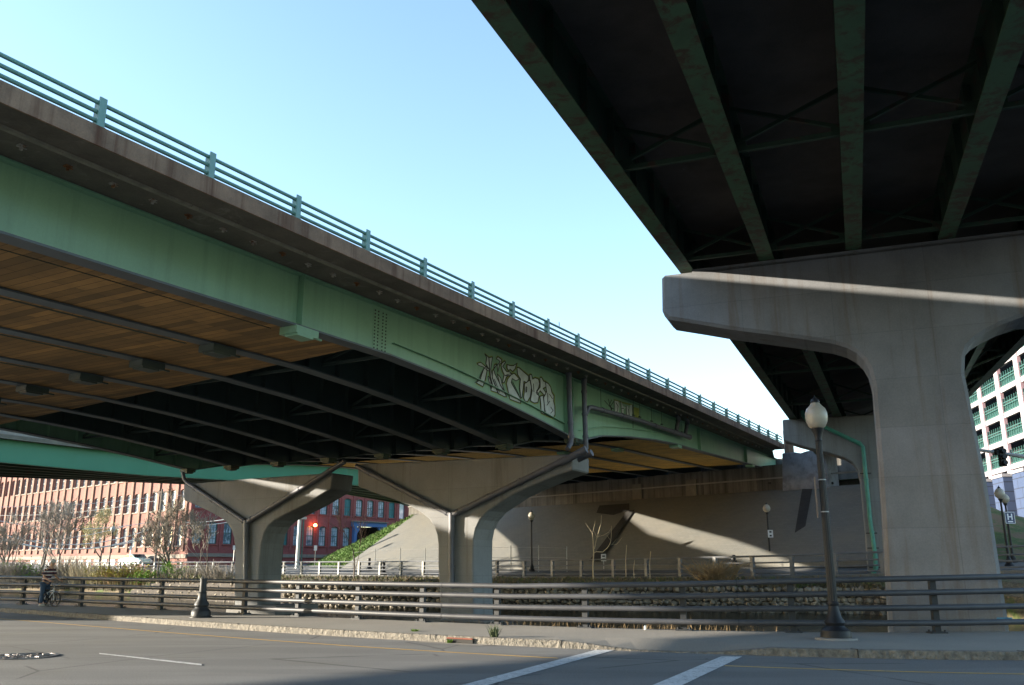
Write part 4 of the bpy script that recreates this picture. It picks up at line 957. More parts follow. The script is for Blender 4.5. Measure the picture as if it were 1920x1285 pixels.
m = MB(); hh = zt_ - zg; m.lathe([(.11, zg), (.17, zg + .06 * hh), (.225, zg + .25 * hh), (.245, zg + .45 * hh), (.24, zg + .6 * hh), (.2, zg + .78 * hh), (.185, zg + .8 * hh), (.12, zg + .92 * hh), (.09, zg + hh)], LB, 28); m.build('globe', globe_m, nl, smooth=True)
m = MB(); m.lathe([(.1, zt_), (.1, zt_ + .03), (.085, zt_ + .08), (.03, zt_ + .12), (.015, zt_ + .15), (.003, zt_ + .18)], LB, 16); m.build('finial', ironm, nl, smooth=True)
m = MB()
for y in (901, 961): m.lathe([(.087, lz(y)), (.09, lz(y) + .012), (.087, lz(y) + .024)], LB, 18)
m.build('clamp', steel, nl)
m = MB(); c = LB + V((-.13, .1, (lz(896) + lz(968)) / 2)); m.box(c, V((.03, .12, 0)), V((.006, -.002, 0)), (0, 0, (lz(893) - lz(970)) / 2)); m.build('sign_panel', plain('sign_back', (.16, .13, .11), .5, .3), nl)
# lamp stub (base only)
SB = onz(376, 1158, .15); g_h = 1.05
stb = MB(); stb.lathe([(.33, 0), (.33, .03), (.285, .04), (.29, .16), (.25, .22), (.2, .26), (.185, .30), (.22, .36), (.21, .41), (.15, .5), (.125, .6), (.12, .7), (.125, .72), (.1, .75), (.1, 1.09), (.11, 1.1), (.11, 1.14)], SB, 24)
stb.build('lamp_base', M('stub_iron', (.022, .024, .027), .2, 3, .5, spec=.3), loc=SB, smooth=True, label='black cast iron lamp base left without its pole on the sunlit sidewalk', cat='lamp base')

# ================================================================== ROAD FURNITURE AND SMALL THINGS
MH = onz(43, 1230, .012)
m = MB(); m.lathe([(.62, -.012), (.62, .004), (.56, .006), (.56, .0), (0.01, .0)], MH, 32)
for a in frange(0, 2 * pi, 14)[:-1]:
    for r_ in (.2, .42): m.box(MH + V((cos(a) * r_, sin(a) * r_, .006)), V((cos(a), sin(a), 0)) * .06, V((-sin(a), cos(a), 0)) * .025, (0, 0, .01))
m.build('manhole_cover', plain('worn_shiny_iron', (.12, .11, .11), .35, .9), loc=MH, label='shiny studded iron manhole cover in the roadway', cat='manhole cover')
DR = onz(864, 1206, 0)
kd = V((1, (kerbY(DR.x + .1) - kerbY(DR.x - .1)) / .2, 0)).normalized(); kn = V((kd.y, -kd.x, 0)); DR = V((DR.x, kerbY(DR.x), 0))
dr = thing('storm_drain', 'dark rusty kerb opening of a storm drain with weeds', 'storm drain', DR)
m = MB(); m.box(DR + kn * .02 + V((0, 0, .055)), kd * .34, kn * .02, (0, 0, .045)); m.build('opening', darkstrip, dr)
m = MB(); m.box(DR + kn * .03 + V((0, 0, .105)), kd * .34, kn * .025, (0, 0, .012)); m.build('lintel', M('red_rust', (.17, .05, .03), .3, 9, .9), dr)
m = MB(); m.poly(*[DR + kn * a + kd * b + V((0, 0, .006)) for a, b in ((.02, -1.1), (.32, -.9), (.36, .7), (.02, 1.0))]); m.build('gutter_apron', sidewalk_m, dr)
def weed(base, n, h, spread, mat, seed, mb=None, wd_=.012):
    r_ = random.Random(seed); m = mb or MB()
    for _ in range(n):
        a = r_.uniform(0, 2 * pi); L = h * r_.uniform(.5, 1); b = V(base) + V((r_.uniform(-1, 1), r_.uniform(-1, 1), 0)) * spread * .4; tip = b + V((cos(a) * spread, sin(a) * spread, 0)) * r_.uniform(.2, 1) + V((0, 0, L))
        mid = b.lerp(tip, .5) + V((0, 0, L * .12)); s_ = V((-sin(a), cos(a), 0)) * wd_
        m.poly(b - s_, b + s_, mid + s_ * .8, mid - s_ * .8); m.poly(mid - s_ * .8, mid + s_ * .8, tip)
    return m
weed(DR + kd * -.25 + kn * .06, 40, .1, .12, leaf_g, 5).build('weed', leaf_g, dr, fix=False)
wp_ = V((DR.x + .75, kerbY(DR.x + .75) + .22, .15))
weed(wp_, 60, .28, .2, leaf_g, 6).build('weed_clump', M('dull_weed', (.07, .09, .04), .3, 8, .9), loc=wp_, fix=False, label='dark little weed growing from the kerb joint right of the storm drain', cat='weed')
wp_ = onz(777, 1184, .15)
weed(wp_, 50, .06, .16, leaf_g, 8).build('weed_clump', leaf_g, loc=wp_, fix=False, label='flat green weed tuft in the middle of the sunlit sidewalk', cat='weed')
p = onz(1210, 1181, .15); m = MB(); m.lathe([(.03, 0), (.03, .1), (.02, .11)], p, 10); m.build('paper_cup', plain('white_paper', (.75, .75, .73), .6), loc=p, label='tiny white cup at the back edge of the shaded sidewalk', cat='litter')
for i, (x, y) in enumerate(((146, 1156), (276, 1167), (432, 1176), (452, 1178))):
    p = onz(x, y, .01); m = MB(); m.blob(p + V((0, 0, .03)), .12, .05, .03, i, .4); m.build('litter', plain('paper_scrap_%d' % i, (.35, .33, .3), .8), loc=p, label=['pale scrap of litter in the shaded gutter, farthest left', 'crumpled scrap in the gutter left of the lamp base', 'torn paper in the gutter just right of the lamp base', 'curled leaf litter in the gutter, rightmost of the scraps'][i], cat='litter')

# joints in the kerb
m = MB()
for x in (-14.5, -11, -7.4, -4.1, -1.75, 1.0, 6.4, 9.3):
    m.box(V((x, kerbY(x) + .09, .08)), (.006, .002, 0), (-.03, .1, 0), (0, 0, .078))
m.build('kerb_joints', darkstrip, kind='structure')

# ================================================================== PERSON AND BICYCLE
def skin_obj(name, verts, edges, radii, mat, parent, loc, root=0, sub=2):
    me = bpy.data.meshes.new(name); me.from_pydata([tuple(v) for v in verts], edges, []); o = bpy.data.objects.new(name, me); COL.objects.link(o)
    o.parent = parent; 
    if parent is None: o.location = loc
    o['_o'] = (0, 0, 0)
    sk = o.modifiers.new('skin', 'SKIN'); sk.use_smooth_shade = True
    for i, r_ in enumerate(radii):
        v = me.skin_vertices[0].data[i]; v.radius = (r_, r_) if not isinstance(r_, tuple) else r_; v.use_root = (i == root)
    ss = o.modifiers.new('sub', 'SUBSURF'); ss.levels = sub; ss.render_levels = sub
    me.materials.append(mat); return o
PP = onz(80, 1137, .15)
fr = (V((1, 0, 0)) * .93 + V((0, -.36, 0))).normalized(); sdv = V((0, 0, 1)).cross(fr)    # facing right, along the walk
def pv(f, s, z): return fr * f + sdv * s + V((0, 0, z))
skinm = M('skin', (.42, .24, .17), .05, 4, .6, fine=.03)
person = thing('person', 'person in striped shirt and jeans leaning on a small bicycle by the railing', 'person', PP)
vb = [pv(0, 0, .92), pv(.03, 0, 1.12), pv(.10, 0, 1.30), pv(.15, 0, 1.42), pv(.20, 0, 1.50), pv(.24, 0, 1.58), pv(.25, 0, 1.66),           # 0-6 pelvis..head
      pv(.13, .17, 1.37), pv(.22, .23, 1.12), pv(.43, .20, 1.0), pv(.55, .20, .95),      # left arm 7-10
      pv(.11, -.17, 1.36), pv(.14, -.24, 1.1), pv(.36, -.22, .99), pv(.53, -.22, .94),   # right arm 11-14
      pv(-.02, .1, .86), pv(.03, .12, .48), pv(-.05, .13, .09), pv(.1, .14, .04),          # left leg 15-18
      pv(0, -.1, .86), pv(.04, -.13, .48), pv(.02, -.14, .09), pv(.17, -.15, .04)]        # right leg 19-22
eb = [(0, 1), (1, 2), (2, 3), (3, 4), (4, 5), (5, 6), (3, 7), (7, 8), (8, 9), (9, 10), (3, 11), (11, 12), (12, 13), (13, 14), (0, 15), (15, 16), (16, 17), (17, 18), (0, 19), (19, 20), (20, 21), (21, 22)]
rb_ = [.12, .11, .125, .10, .055, .085, .075, .055, .042, .032, .028, .055, .042, .032, .028, .08, .055, .04, .04, .08, .055, .04, .04]
body = skin_obj('body', vb, eb, rb_, skinm, person, PP)
# fingers on the grips
m = MB()
for s_, f0, z0 in ((.20, .55, .95), (-.22, .53, .94)):
    for i in range(4):
        b = pv(f0, s_ - .03 + .02 * i, z0); m.tube([b + PP, b + PP + fr * .05 + V((0, 0, .012)), b + PP + fr * .075 + V((0, 0, -.02)), b + PP + fr * .06 + V((0, 0, -.04))], [.011, .010, .009, .008], 6)
    b = pv(f0 - .01, s_ + (.05 if s_ > 0 else -.05), z0); m.tube([b + PP, b + PP + fr * .04 - V((0, 0, .015)), b + PP + fr * .05 - V((0, 0, .03))], [.012, .011, .009], 6)
m.build('fingers', skinm, person, smooth=True)
m = MB(); hd_ = pv(.26, 0, 1.635) + PP
m.tube([hd_ + fr * .085, hd_ + fr * .115 - V((0, 0, .02)), hd_ + fr * .09 - V((0, 0, .03))], [.012, .018, .01], 6)
for s_ in (-1, 1): m.blob(hd_ + sdv * .085 * s_, .02, .02, .035, 2, .05)
m.build('nose_and_ears', skinm, person, smooth=True)
m = MB()
for s_ in (-1, 1): m.blob(hd_ + fr * .083 + sdv * .032 * s_ + V((0, 0, .02)), .01, .01, .007, 2, .02)
m.box(hd_ + fr * .088 - V((0, 0, .055)), sdv * .022, fr * .003, (0, 0, .004)); m.build('eyes_and_mouth', darkstrip, person)
shm, nt_, p_ = newmat('striped_shirt')
tc = nt_.nodes.new('ShaderNodeTexCoord'); sx = nt_.nodes.new('ShaderNodeSeparateXYZ'); nt_.links.new(tc.outputs['Object'], sx.inputs[0])
ma = nt_.nodes.new('ShaderNodeMath'); ma.operation = 'MULTIPLY'; ma.inputs[1].default_value = 7.5; nt_.links.new(sx.outputs[2], ma.inputs[0])
mf = nt_.nodes.new('ShaderNodeMath'); mf.operation = 'FRACT'; nt_.links.new(ma.outputs[0], mf.inputs[0])
rp_ = nt_.nodes.new('ShaderNodeValToRGB'); rp_.color_ramp.interpolation = 'CONSTANT'; e = rp_.color_ramp.elements
e[0].position = 0; e[0].color = (.03, .02, .035, 1); e[1].position = .42; e[1].color = (.16, .03, .05, 1); x_ = e.new(.58); x_.color = (.55, .52, .52, 1); x_ = e.new(.9); x_.color = (.16, .03, .05, 1)
nt_.links.new(mf.outputs[0], rp_.inputs[0]); nt_.links.new(rp_.outputs[0], p_.inputs['Base Color']); p_.inputs['Roughness'].default_value = .9
vs_ = [pv(-.01, 0, .86), pv(.03, 0, 1.12), pv(.10, 0, 1.30), pv(.15, 0, 1.43), pv(.13, .18, 1.36), pv(.19, .23, 1.17), pv(.11, -.18, 1.35), pv(.13, -.24, 1.15)]
skin_obj('shirt', vs_, [(0, 1), (1, 2), (2, 3), (3, 4), (4, 5), (3, 6), (6, 7)], [.18, .165, .165, .12, .085, .075, .085, .075], shm, person, PP, 2)
vj = [pv(0, 0, .93), pv(-.02, .1, .82), pv(.03, .12, .48), pv(-.04, .13, .11), pv(0, -.1, .82), pv(.04, -.13, .48), pv(.03, -.14, .11)]
skin_obj('jeans', vj, [(0, 1), (1, 2), (2, 3), (0, 4), (4, 5), (5, 6)], [.15, .115, .09, .08, .115, .09, .08], M('blue_denim', (.035, .065, .12), .25, 6, .9, bump=.1), person, PP)
m = MB()
for s_, f in ((.135, .04), (-.145, .11)): m.blob(PP + pv(f, s_, .045), .14, .06, .055, 3, .03, 2)
m.build('shoes', plain('light_shoe', (.35, .34, .33), .7), person, smooth=True)
m = MB(); m.blob(hd_ + V((0, 0, .045)) - fr * .015, .108, .1, .095, 9, .03, 2); m.build('cap', plain('pale_grey_cap', (.45, .45, .46), .8), person, smooth=True)

BW = PP + fr * .60 + V((0, 0, 0)) - sdv * .0
bk = thing('bicycle', 'small bicycle with black five spoke wheels held by the person at the railing', 'bicycle', BW)
def bp(f, s, z): return BW + fr * f + sdv * s + V((0, 0, z))
blk = plain('black_rubber', (.012, .012, .014), .6); wht = plain('white_frame_paint', (.5, .52, .56), .3, .2)
for wf in (0.0, -.62):
    wh = MB(); nn = 28; R0 = .255
    wh.tube([bp(wf + R0 * cos(a), 0, R0 + .005 + R0 * sin(a)) for a in frange(0, 2 * pi, nn)], .024, 8, False)
    tyre = wh.build('wheel', blk, bk, smooth=True)
    m = MB()
    for k in range(5):
        a = 2 * pi * k / 5 + .3; m.bar(bp(wf, 0, R0), bp(wf + (R0 - .02) * cos(a), 0, R0 + (R0 - .02) * sin(a)), .022, .034, sdv)
    m.tube([bp(wf, -.05, R0), bp(wf, .05, R0)], .022, 8); m.build('spokes', blk, tyre)
m = MB()
for a, b in (((-.14, 0, .62), (-.46, 0, .50)), ((-.46, 0, .50), (-.36, 0, .28)), ((-.36, 0, .28), (-.12, 0, .56)), ((-.36, .03, .28), (-.62, .04, .26)), ((-.45, .02, .48), (-.62, .05, .26))):
    m.tube([bp(*a), bp(*b)], .019, 8)
m.tube([bp(-.14, 0, .64), bp(-.1, 0, .53)], .025, 8); m.build('frame', wht, bk, smooth=True)
m = MB()
for s_ in (.05, -.05): m.tube([bp(-.1, s_, .53), bp(0, s_, .255)], .014, 7)
m.tube([bp(-.1, .05, .53), bp(-.1, -.05, .53)], .018, 7); m.build('fork', wht, bk)
m = MB(); m.tube([bp(-.14, 0, .64), bp(-.13, 0, .76)], .016, 8); m.tube([bp(-.02 - .03, .24, .95), bp(-.05, .2, .94), bp(-.09, .1, .78), bp(-.12, 0, .76), bp(-.09, -.1, .78), bp(-.07, -.2, .92), bp(-.06, -.26, .93)], .012, 8); m.build('handlebar', steel, bk, smooth=True)
m = MB(); m.blob(bp(-.5, 0, .6), .13, .06, .035, 4, .05, 2); m.tube([bp(-.46, 0, .5), bp(-.49, 0, .59)], .014, 6); m.build('saddle', blk, bk, smooth=True)
m = MB(); m.tube([bp(-.36, -.06, .28), bp(-.36, .06, .28)], .06, 12); m.bar(bp(-.36, .07, .28), bp(-.3, .07, .13), .02, .02); m.box(bp(-.3, .12, .13), fr * .045, sdv * .05, (0, 0, .01)); m.bar(bp(-.36, -.07, .28), bp(-.42, -.07, .43), .02, .02); m.box(bp(-.42, -.12, .43), fr * .045, sdv * .05, (0, 0, .01)); m.build('crank', ironm, bk)

# ================================================================== CAR (partly hidden by brush)
cp = gx(254, 104, 1.62); car = thing('parked_car', 'light teal sedan on the far street behind the railing and brush', 'car', cp)
cf = V((.80, -.60, 0)); cs = V((.60, .80, 0))
def cpv(f, s, z): return cp + cf * f + cs * s + V((0, 0, z))
prof = [(-2.1, .3), (-2.15, .7), (-2.0, .9), (-1.3, .95), (-.9, 1.3), (-.3, 1.42), (.35, 1.4), (1.0, 1.0), (1.9, .86), (2.15, .7), (2.2, .35), (1.9, .25), (-1.9, .25)]
m = MB(); m.prism([cpv(f, -.82, z) for f, z in prof], cs * 1.64); m.build('body', plain('teal_car_paint', (.36, .60, .58), .25, .3), car, bevel=.07)
m = MB(); 
for s_ in (-.83, .83): m.poly(*[cpv(f, s_, z) for f, z in ((-1.15, .97), (-.82, 1.26), (-.25, 1.36), (.3, 1.34), (.8, 1.02))])
m.poly(cpv(.42, -.72, 1.385), cpv(.42, .72, 1.385), cpv(1.0, .74, 1.02), cpv(1.0, -.74, 1.02)); m.build('window', plain('car_glass', (.02, .03, .03), .08), car)
for f in (-1.35, 1.35):
    for s_ in (-.78, .78):
        m = MB(); m.tube([cpv(f, s_ - .1, .31), cpv(f, s_ + .1, .31)], .31, 18); wl_ = m.build('wheel', blk, car); m = MB(); m.tube([cpv(f, s_ - .11, .31), cpv(f, s_ + .11, .31)], .18, 12); m.build('rim', steel, wl_)
for s_ in (-.62, .62):
    m = MB(); m.box(cpv(2.17, s_, .66), cf * .03, cs * .15, (0, 0, .07)); m.build('headlight', plain('lamp_lens', (.8, .8, .75), .1), car)

# ================================================================== POLES, SIGNS, METERS, FENCE, WIRES
def simple(name, label, cat, loc, parts, group=None):
    t = thing(name, label, cat, loc, group)
    for nm, mb, mt in parts: mb.build(nm, mt, t, smooth=nm in ('pole',))
    return t
wood = M('weathered_pole', (.18, .14, .11), .2, 2, .9)
U = gx(290, 98, 1.2); ut = ony(290, 917, 98).z
m1 = MB(); m1.tube([U, V((U.x, U.y, ut))], [.15, .11], 8); m2 = MB(); m2.bar(V((U.x - 1.1, U.y + .3, ut - .35)), V((U.x + 1.1, U.y - .3, ut - .35)), .12, .14)
m2.bar(V((U.x - .6, U.y + .1, ut - .36)), V((U.x, U.y, ut - .9)), .05, .05)
m3 = MB()
for dx in (-1.0, -.4, .45, 1.0): m3.lathe([(.05, 0), (.07, .06), (.04, .14)], V((U.x + dx, U.y - dx * .27, ut - .28)), 8)
simple('utility_pole', 'weathered wooden utility pole with crossarm in front of the brick facade', 'utility pole', U, [('pole', m1, wood), ('crossarm', m2, wood), ('insulator', m3, platem)])
U2 = gx(557, 92, 1.2); m1 = MB(); m1.tube([U2, V((U2.x, U2.y, ony(557, 968, 92).z))], [.2, .17], 10); m2 = MB(); m2.box(V((U2.x + .35, U2.y - .1, ony(557, 972, 92).z)), (.35, 0, 0), (0, .15, 0), (0, 0, .12)); m3 = MB(); m3.tube([V((U2.x + .42, U2.y, 1.2)), V((U2.x + .42, U2.y, ony(557, 975, 92).z))], .07, 6)
simple('white_pole', 'tall white steel pole with floodlight seen through the left Y pier opening', 'pole', U2, [('pole', m1, plain('white_pole_paint', (.6, .6, .57), .5)), ('floodlight', m2, steel), ('conduit', m3, frame_g)])
wirem = plain('bright_cable', (.62, .60, .55), .5)
def wire(a, b, sag, label, r_=.028):
    pts_ = []
    for i in range(17):
        k = i / 16; p = a.lerp(b, k); p.z -= sag * 4 * k * (1 - k); pts_.append(p)
    m = MB(); m.tube(pts_, r_, 4, False); m.build('overhead_cable', wirem, loc=a, label=label, cat='cable', group='overhead cables by the mill', fix=False)
for i, (xa_, ya, xb_, yb, sg, r_) in enumerate([(-40, 985, 288, 990, 1.9, .045), (-40, 992, 288, 1000, 1.9, .055), (-40, 1000, 288, 1006, 1.5, .05), (-60, 962, 288, 978, 1.2, .03), (-60, 1005, 240, 985, 1.0, .03), (288, 940, -60, 965, .6, .022), (-60, 950, 288, 932, .4, .022)]):
    wire(ony(xa_, ya, 92), ony(xb_, yb, 98), sg, ['thick sagging cable, topmost of the three bright ones left of the utility pole', 'thick sagging cable, middle one of the three bright ones', 'thick sagging cable, lowest of the three bright ones', 'thin cable just above the bright sagging bundle', 'thin cable crossing through the bare tree at far left', 'thin cable across the middle row of mill windows', 'thin cable rising to the crossarm of the utility pole'][i], r_)
wire(ony(345, 980, 96), ony(430, 973, 96), .12, 'upper bright cable between utility pole and left Y pier', .05)
wire(ony(345, 986, 96), ony(430, 979, 96), .12, 'lower bright cable between utility pole and left Y pier', .035)
wire(ony(296, 926, 98), ony(345, 929, 98), .05, 'short thin cable from the crossarm to the pier', .02)
# signs
def signpost(x, D, z, ytop, w_, h_, label, two=False, lean=0):
    b = gx(x, D, z); zt = ony(x, ytop, D).z; t = thing('sign_post', label, 'sign', b)
    m = MB(); m.tube([b, V((b.x, b.y, zt))], .035, 6); m.build('pole', steel, t)
    m = MB(); m.box(V((b.x, b.y - .05, zt - h_ / 2)), (w_ / 2, 0, 0), (0, .008, 0), (0, 0, h_ / 2)); m.build('sign_panel', plain('white_sign', (.62, .62, .62), .5), t)
    if two:
        m = MB(); 
        for k in range(2): m.box(V((b.x, b.y - .062, zt - h_ * (.3 + .42 * k))), (w_ * .28, 0, 0), (0, .003, 0), (0, 0, h_ * .1))
        m.build('sign_marking', darkstrip, t)
signpost(590, 90, 1.2, 1023, .32, .5, 'small white sign on a thin post in front of the shaded mill wing')
signpost(437, 90, 1.2, 1023, .3, .42, 'small white sign on a post just left of the left Y pier stem')
signpost(242, 98, 1.2, 1024, .3, .45, 'little white sign on a post under the long brick facade')
signpost(1132, 63, 1.35, 1039, .36, .5, 'two panel parking sign behind the pale sapling on the far street', True)
q = gx(1449, 55.5, 0); m = MB(); zc = ony(1449, 1001, 55.5).z
sg = thing('parking_sign', 'two panel white parking sign strapped to the lamp post on the dark slope', 'sign', (q.x, q.y, zc))
m.box(V((q.x, q.y, zc)), (.16, 0, 0), (0, .01, 0), (0, 0, .23)); m.build('sign_panel', plain('white_sign_b', (.55, .55, .55), .5), sg)
m = MB()
for k in (-.12, .11): m.box(V((q.x, q.y - .014, zc + k)), (.07, 0, 0), (0, .003, 0), (0, 0, .05))
m.build('sign_marking', darkstrip, sg)
# hospital sign with H
HS = ony(1893.5, 971, 46.4); hs_ = thing('hospital_sign', 'blue sign with a white letter H on the right hand lamp post', 'sign', HS)
m = MB(); m.box(HS, (.26, 0, 0), (0, .012, 0), (0, 0, .3)); m.build('sign_panel', plain('dark_blue_sign', (.02, .035, .11), .4), hs_)
m = MB()
for bx in ((-.245, 0, .012, .29), (.245, 0, .012, .29), (0, .285, .25, .012), (0, -.285, .25, .012), (-.1, .05, .032, .16), (.1, .05, .032, .16), (0, .05, .08, .03), (0, -.2, .13, .03)):
    m.box(HS + V((bx[0], -.016, bx[1])), (bx[2], 0, 0), (0, .003, 0), (0, 0, bx[3]))
m.build('lettering', plain('sign_white', (.7, .72, .78), .5), hs_)
# traffic signal arm
TA, TB_ = ony(1822, 842, 50), ony(2010, 870, 47)
ts_ = thing('traffic_signal', 'pale mast arm with black traffic signals in front of the white garage', 'traffic signal', gx(2010, 47, 1.6))
m = MB(); m.tube([TA, TB_], [.09, .14], 10); m.tube([TB_, V((TB_.x, TB_.y, 1.4))], [.16, .2], 12); m.build('mast', plain('pale_steel', (.5, .48, .46), .5), ts_, smooth=True)
SG = ony(1879, 858, 48.8); m = MB(); m.box(SG, (.16, 0, 0), (0, .12, 0), (0, 0, .5)); m.box(SG + V((-.12, .05, .28)), (.18, 0, 0), (0, .14, 0), (0, 0, .14)); m.build('signal_head', ironm, ts_)
m = MB()
for k in (-.33, 0, .33): m.lathe([(.14, 0), (.13, .02)], SG + V((.0, -.2, k)), 12); m.tube([SG + V((0, -.1, k)), SG + V((0, -.32, k + .02))], .13, 12)
m.build('visor', ironm, ts_)
# small black bollards / meters
for i, (x, y0, y1, D) in enumerate(((692, 1047, 1069, 82), (719, 1052, 1078, 74.0), (1376, 1041, 1060, 53))):
    b = ony(x, y1, D); h = ony(x, y0, D).z - b.z; m = MB(); m.lathe([(.3, 0), (.3, .1), (.16, .3), (.1, h * .5), (.14, h * .55), (.12, h * .8), (.13, h), (.02, h + .02)], b, 12)
    m.build('bollard', ironm, loc=b, smooth=True, label=['thin black post with flared foot standing on the far street before the sunlit slope', 'squat black iron post beside the railing post and green weeds', 'short black post behind the dark railing under the shaded slope'][i], cat='bollard')
# fence posts below the slope
fe = thing('wire_fence', 'row of thin fence posts with wires at the foot of the paved slope', 'fence', gx(800, 80, 1.3))
fx = [(662, 86, 1034), (703, 83, 1029), (750, 80, 1028), (797, 77, 1027), (850, 73.5, 1025), (905, 71, 1024), (958, 68.5, 1023), (1010, 66.2, 1023), (1063, 64.2, 1025)]
for x, D, y in fx:
    b = gx(x, D, 1.25); m = MB(); m.tube([b, V((b.x, b.y, ony(x, y, D).z))], .035, 5); m.build('fence_post', steel, fe)
m = MB()
for k in (0.15, .55, .93):
    m.tube([V((gx(x, D).x, D, 1.25 + (ony(x, y, D).z - 1.25) * k)) for x, D, y in fx], .008, 4)
m.build('wire', steel, fe)

# ================================================================== TREES AND BRUSH
def grow_tree(base, h, seed, spread=.5, r0=.12, depth=5, trunk_frac=.3, lean=(0, 0), nb_=(2, 3), twist=.5, minr=.012):
    rr = random.Random(seed); tr = MB(); cr = MB(); buds = []
    def br(p, d_, L, r_, lv):
        n = 3; pts_ = [p]; q = V(p); dd = V(d_)
        for i in range(n):
            dd = (dd + V((rr.uniform(-1, 1), rr.uniform(-1, 1), rr.uniform(-.2, .5))) * .17 * twist * 2).normalized(); q = q + dd * L / n; pts_.append(V(q))
        r1 = max(minr * .7, r_ * .62)
        (tr if lv <= 1 else cr).tube(pts_, [r_ + (r1 - r_) * i / n for i in range(n + 1)], 6 if lv <= 1 else (4 if lv == 2 else 3), False)
        if lv >= depth: buds.append(q); return
        k = rr.randint(*nb_) + (1 if lv >= depth - 2 else 0)
        for j in range(k):
            st_ = pts_[-1] if j == 0 else pts_[rr.randint(1, n)]
            a = rr.uniform(0, 2 * pi); sp_ = rr.uniform(.4, 1.0) * spread * (1 if j else .5)
            nd = (dd + V((cos(a), sin(a), rr.uniform(-.15, .35))) * sp_).normalized()
            br(st_, nd, L * rr.uniform(.62, .86), max(minr, r1 * rr.uniform(.7, .95)), lv + 1)
    br(V(base), V((lean[0], lean[1], 1)).normalized(), h * trunk_frac, r0, 0)
    return tr, cr, buds
def tree(label, base, h, seed, mt=bark, mc=twig_m, name='bare_tree', bud=None, stems=1, **kw):
    t = thing(name, label, 'tree', base, 'bare trees on the river bank'); 
    T = MB(); Cc = MB(); bb = []
    for i in range(stems):
        a, b, c = grow_tree(V(base) + V((random.Random(seed + i).uniform(-.3, .3) * (i > 0), 0, 0)), h * (1 - .12 * i), seed + i * 31, **kw); T.add(a.v, a.f); Cc.add(b.v, b.f); bb += c
    T.build('trunk', mt, t, fix=False); Cc.build('crown', mc, t, fix=False)
    if bud:
        m = MB(); r_ = random.Random(seed)
        for q in bb:
            for _ in range(bud[1]):
                c = q + V((r_.uniform(-1, 1), r_.uniform(-1, 1), r_.uniform(-1, 1))) * .28; u = V((r_.uniform(-1, 1), r_.uniform(-1, 1), r_.uniform(-1, 1))).normalized() * bud[2]; w_ = u.orthogonal().normalized() * bud[2]; m.poly(c - u, c + w_, c + u, c - w_)
        m.build('buds', bud[0], t, fix=False)
    return t
tree('large dark bare tree right behind the person with the bicycle', gx(76, 84, .2), 10.5, 5, spread=.95, r0=.17, depth=7, trunk_frac=.25, minr=.017, nb_=(2, 3))
tree('bare multi stem tree at the left edge of the photo', gx(12, 86, .2), 8.5, 17, spread=.95, r0=.13, depth=6, trunk_frac=.25, stems=3, minr=.017)
tree('slender bare tree just right of the person', gx(112, 82, .2), 8.0, 29, spread=.8, r0=.11, depth=6, trunk_frac=.3, minr=.02)
tree('tall bare tree with ivy at its foot before the brick mill corner', gx(316, 72, .2), 8.4, 40, spread=.8, r0=.17, depth=7, trunk_frac=.25, minr=.014, stems=2)
tree('low leaning bare tree just left of the ivy footed tree', gx(302, 71, .2), 6.4, 53, spread=.9, r0=.09, depth=6, trunk_frac=.3, lean=(-.35, 0), minr=.018)
tree('thin bare tree between the mill corner and the left Y pier', gx(390, 66, .3), 5.6, 61, spread=.85, r0=.06, depth=6, trunk_frac=.3, minr=.016)
tree('pale budding tree in front of the long brick facade left of the utility pole', gx(186, 101, 1.2), 7.4, 71, mt=bark, mc=twig_pale, spread=1.0, r0=.14, depth=6, trunk_frac=.27, bud=(bloom, 4, .07), minr=.02)
tree('little bare tree with reddish twigs before the mill portal, between the Y piers', gx(664, 63, .6), 5.2, 93, mt=bark, mc=M('reddish_twigs', (.2, .13, .10), .3, 3, .9), spread=.55, r0=.06, depth=4, trunk_frac=.42, minr=.012, lean=(-.1, 0))
# pale sapling, traced
sp0 = gx(1112, 54, .75); tz = lambda x, y: ony(1080 + x / 9.18, 960 + y / 9.18, 54)
t = thing('bare_sapling', 'pale bent leafless sapling before the dark slope', 'tree', sp0)
m = MB(); m.tube([sp0, tz(290, 950), tz(305, 700), tz(292, 500), tz(280, 360)], [.05, .045, .04, .032, .025], 6); m.build('trunk', twig_pale, t, smooth=True)
m = MB()
for pts_, r_ in (([(318, 640), (345, 500), (400, 300), (430, 200), (438, 60)], .03), ([(310, 705), (350, 685), (460, 692), (540, 620), (590, 540), (605, 440), (612, 240)], .032), ([(560, 600), (600, 500), (530, 400)], .016),
                 ([(600, 560), (700, 560), (760, 490), (795, 440)], .016), ([(285, 370), (230, 290), (160, 190)], .014), ([(290, 350), (320, 220), (330, 150)], .014), ([(370, 430), (480, 400), (560, 350), (610, 280)], .016), ([(360, 440), (310, 330)], .014), ([(375, 440), (415, 380)], .014),
                 ([(620, 560), (700, 460)], .013)):
    m.tube([tz(*p) for p in pts_], [r_ * (1 - .6 * i / (len(pts_) - 1)) for i in range(len(pts_))], 5)
m.build('branches', twig_pale, t, smooth=True)
for i, (x, y0, y1) in enumerate(((1173, 1022, 1082), (1218, 1034, 1086), (1188, 1050, 1084))):
    b = ony(x + 1, y1, 53); m = MB(); m.tube([b, ony(x, (y0 + y1) / 2, 53), ony(x + 2, y0, 53)], [.03, .025, .015], 5); m.build('dry_stalk', twig_pale, loc=b, label=['tallest dry stalk standing before the dark railing', 'leaning dry stalk, right of the tallest one', 'short thin dry stalk between the two taller ones'][i], cat='stalk', group='dry stalks on the far bank')
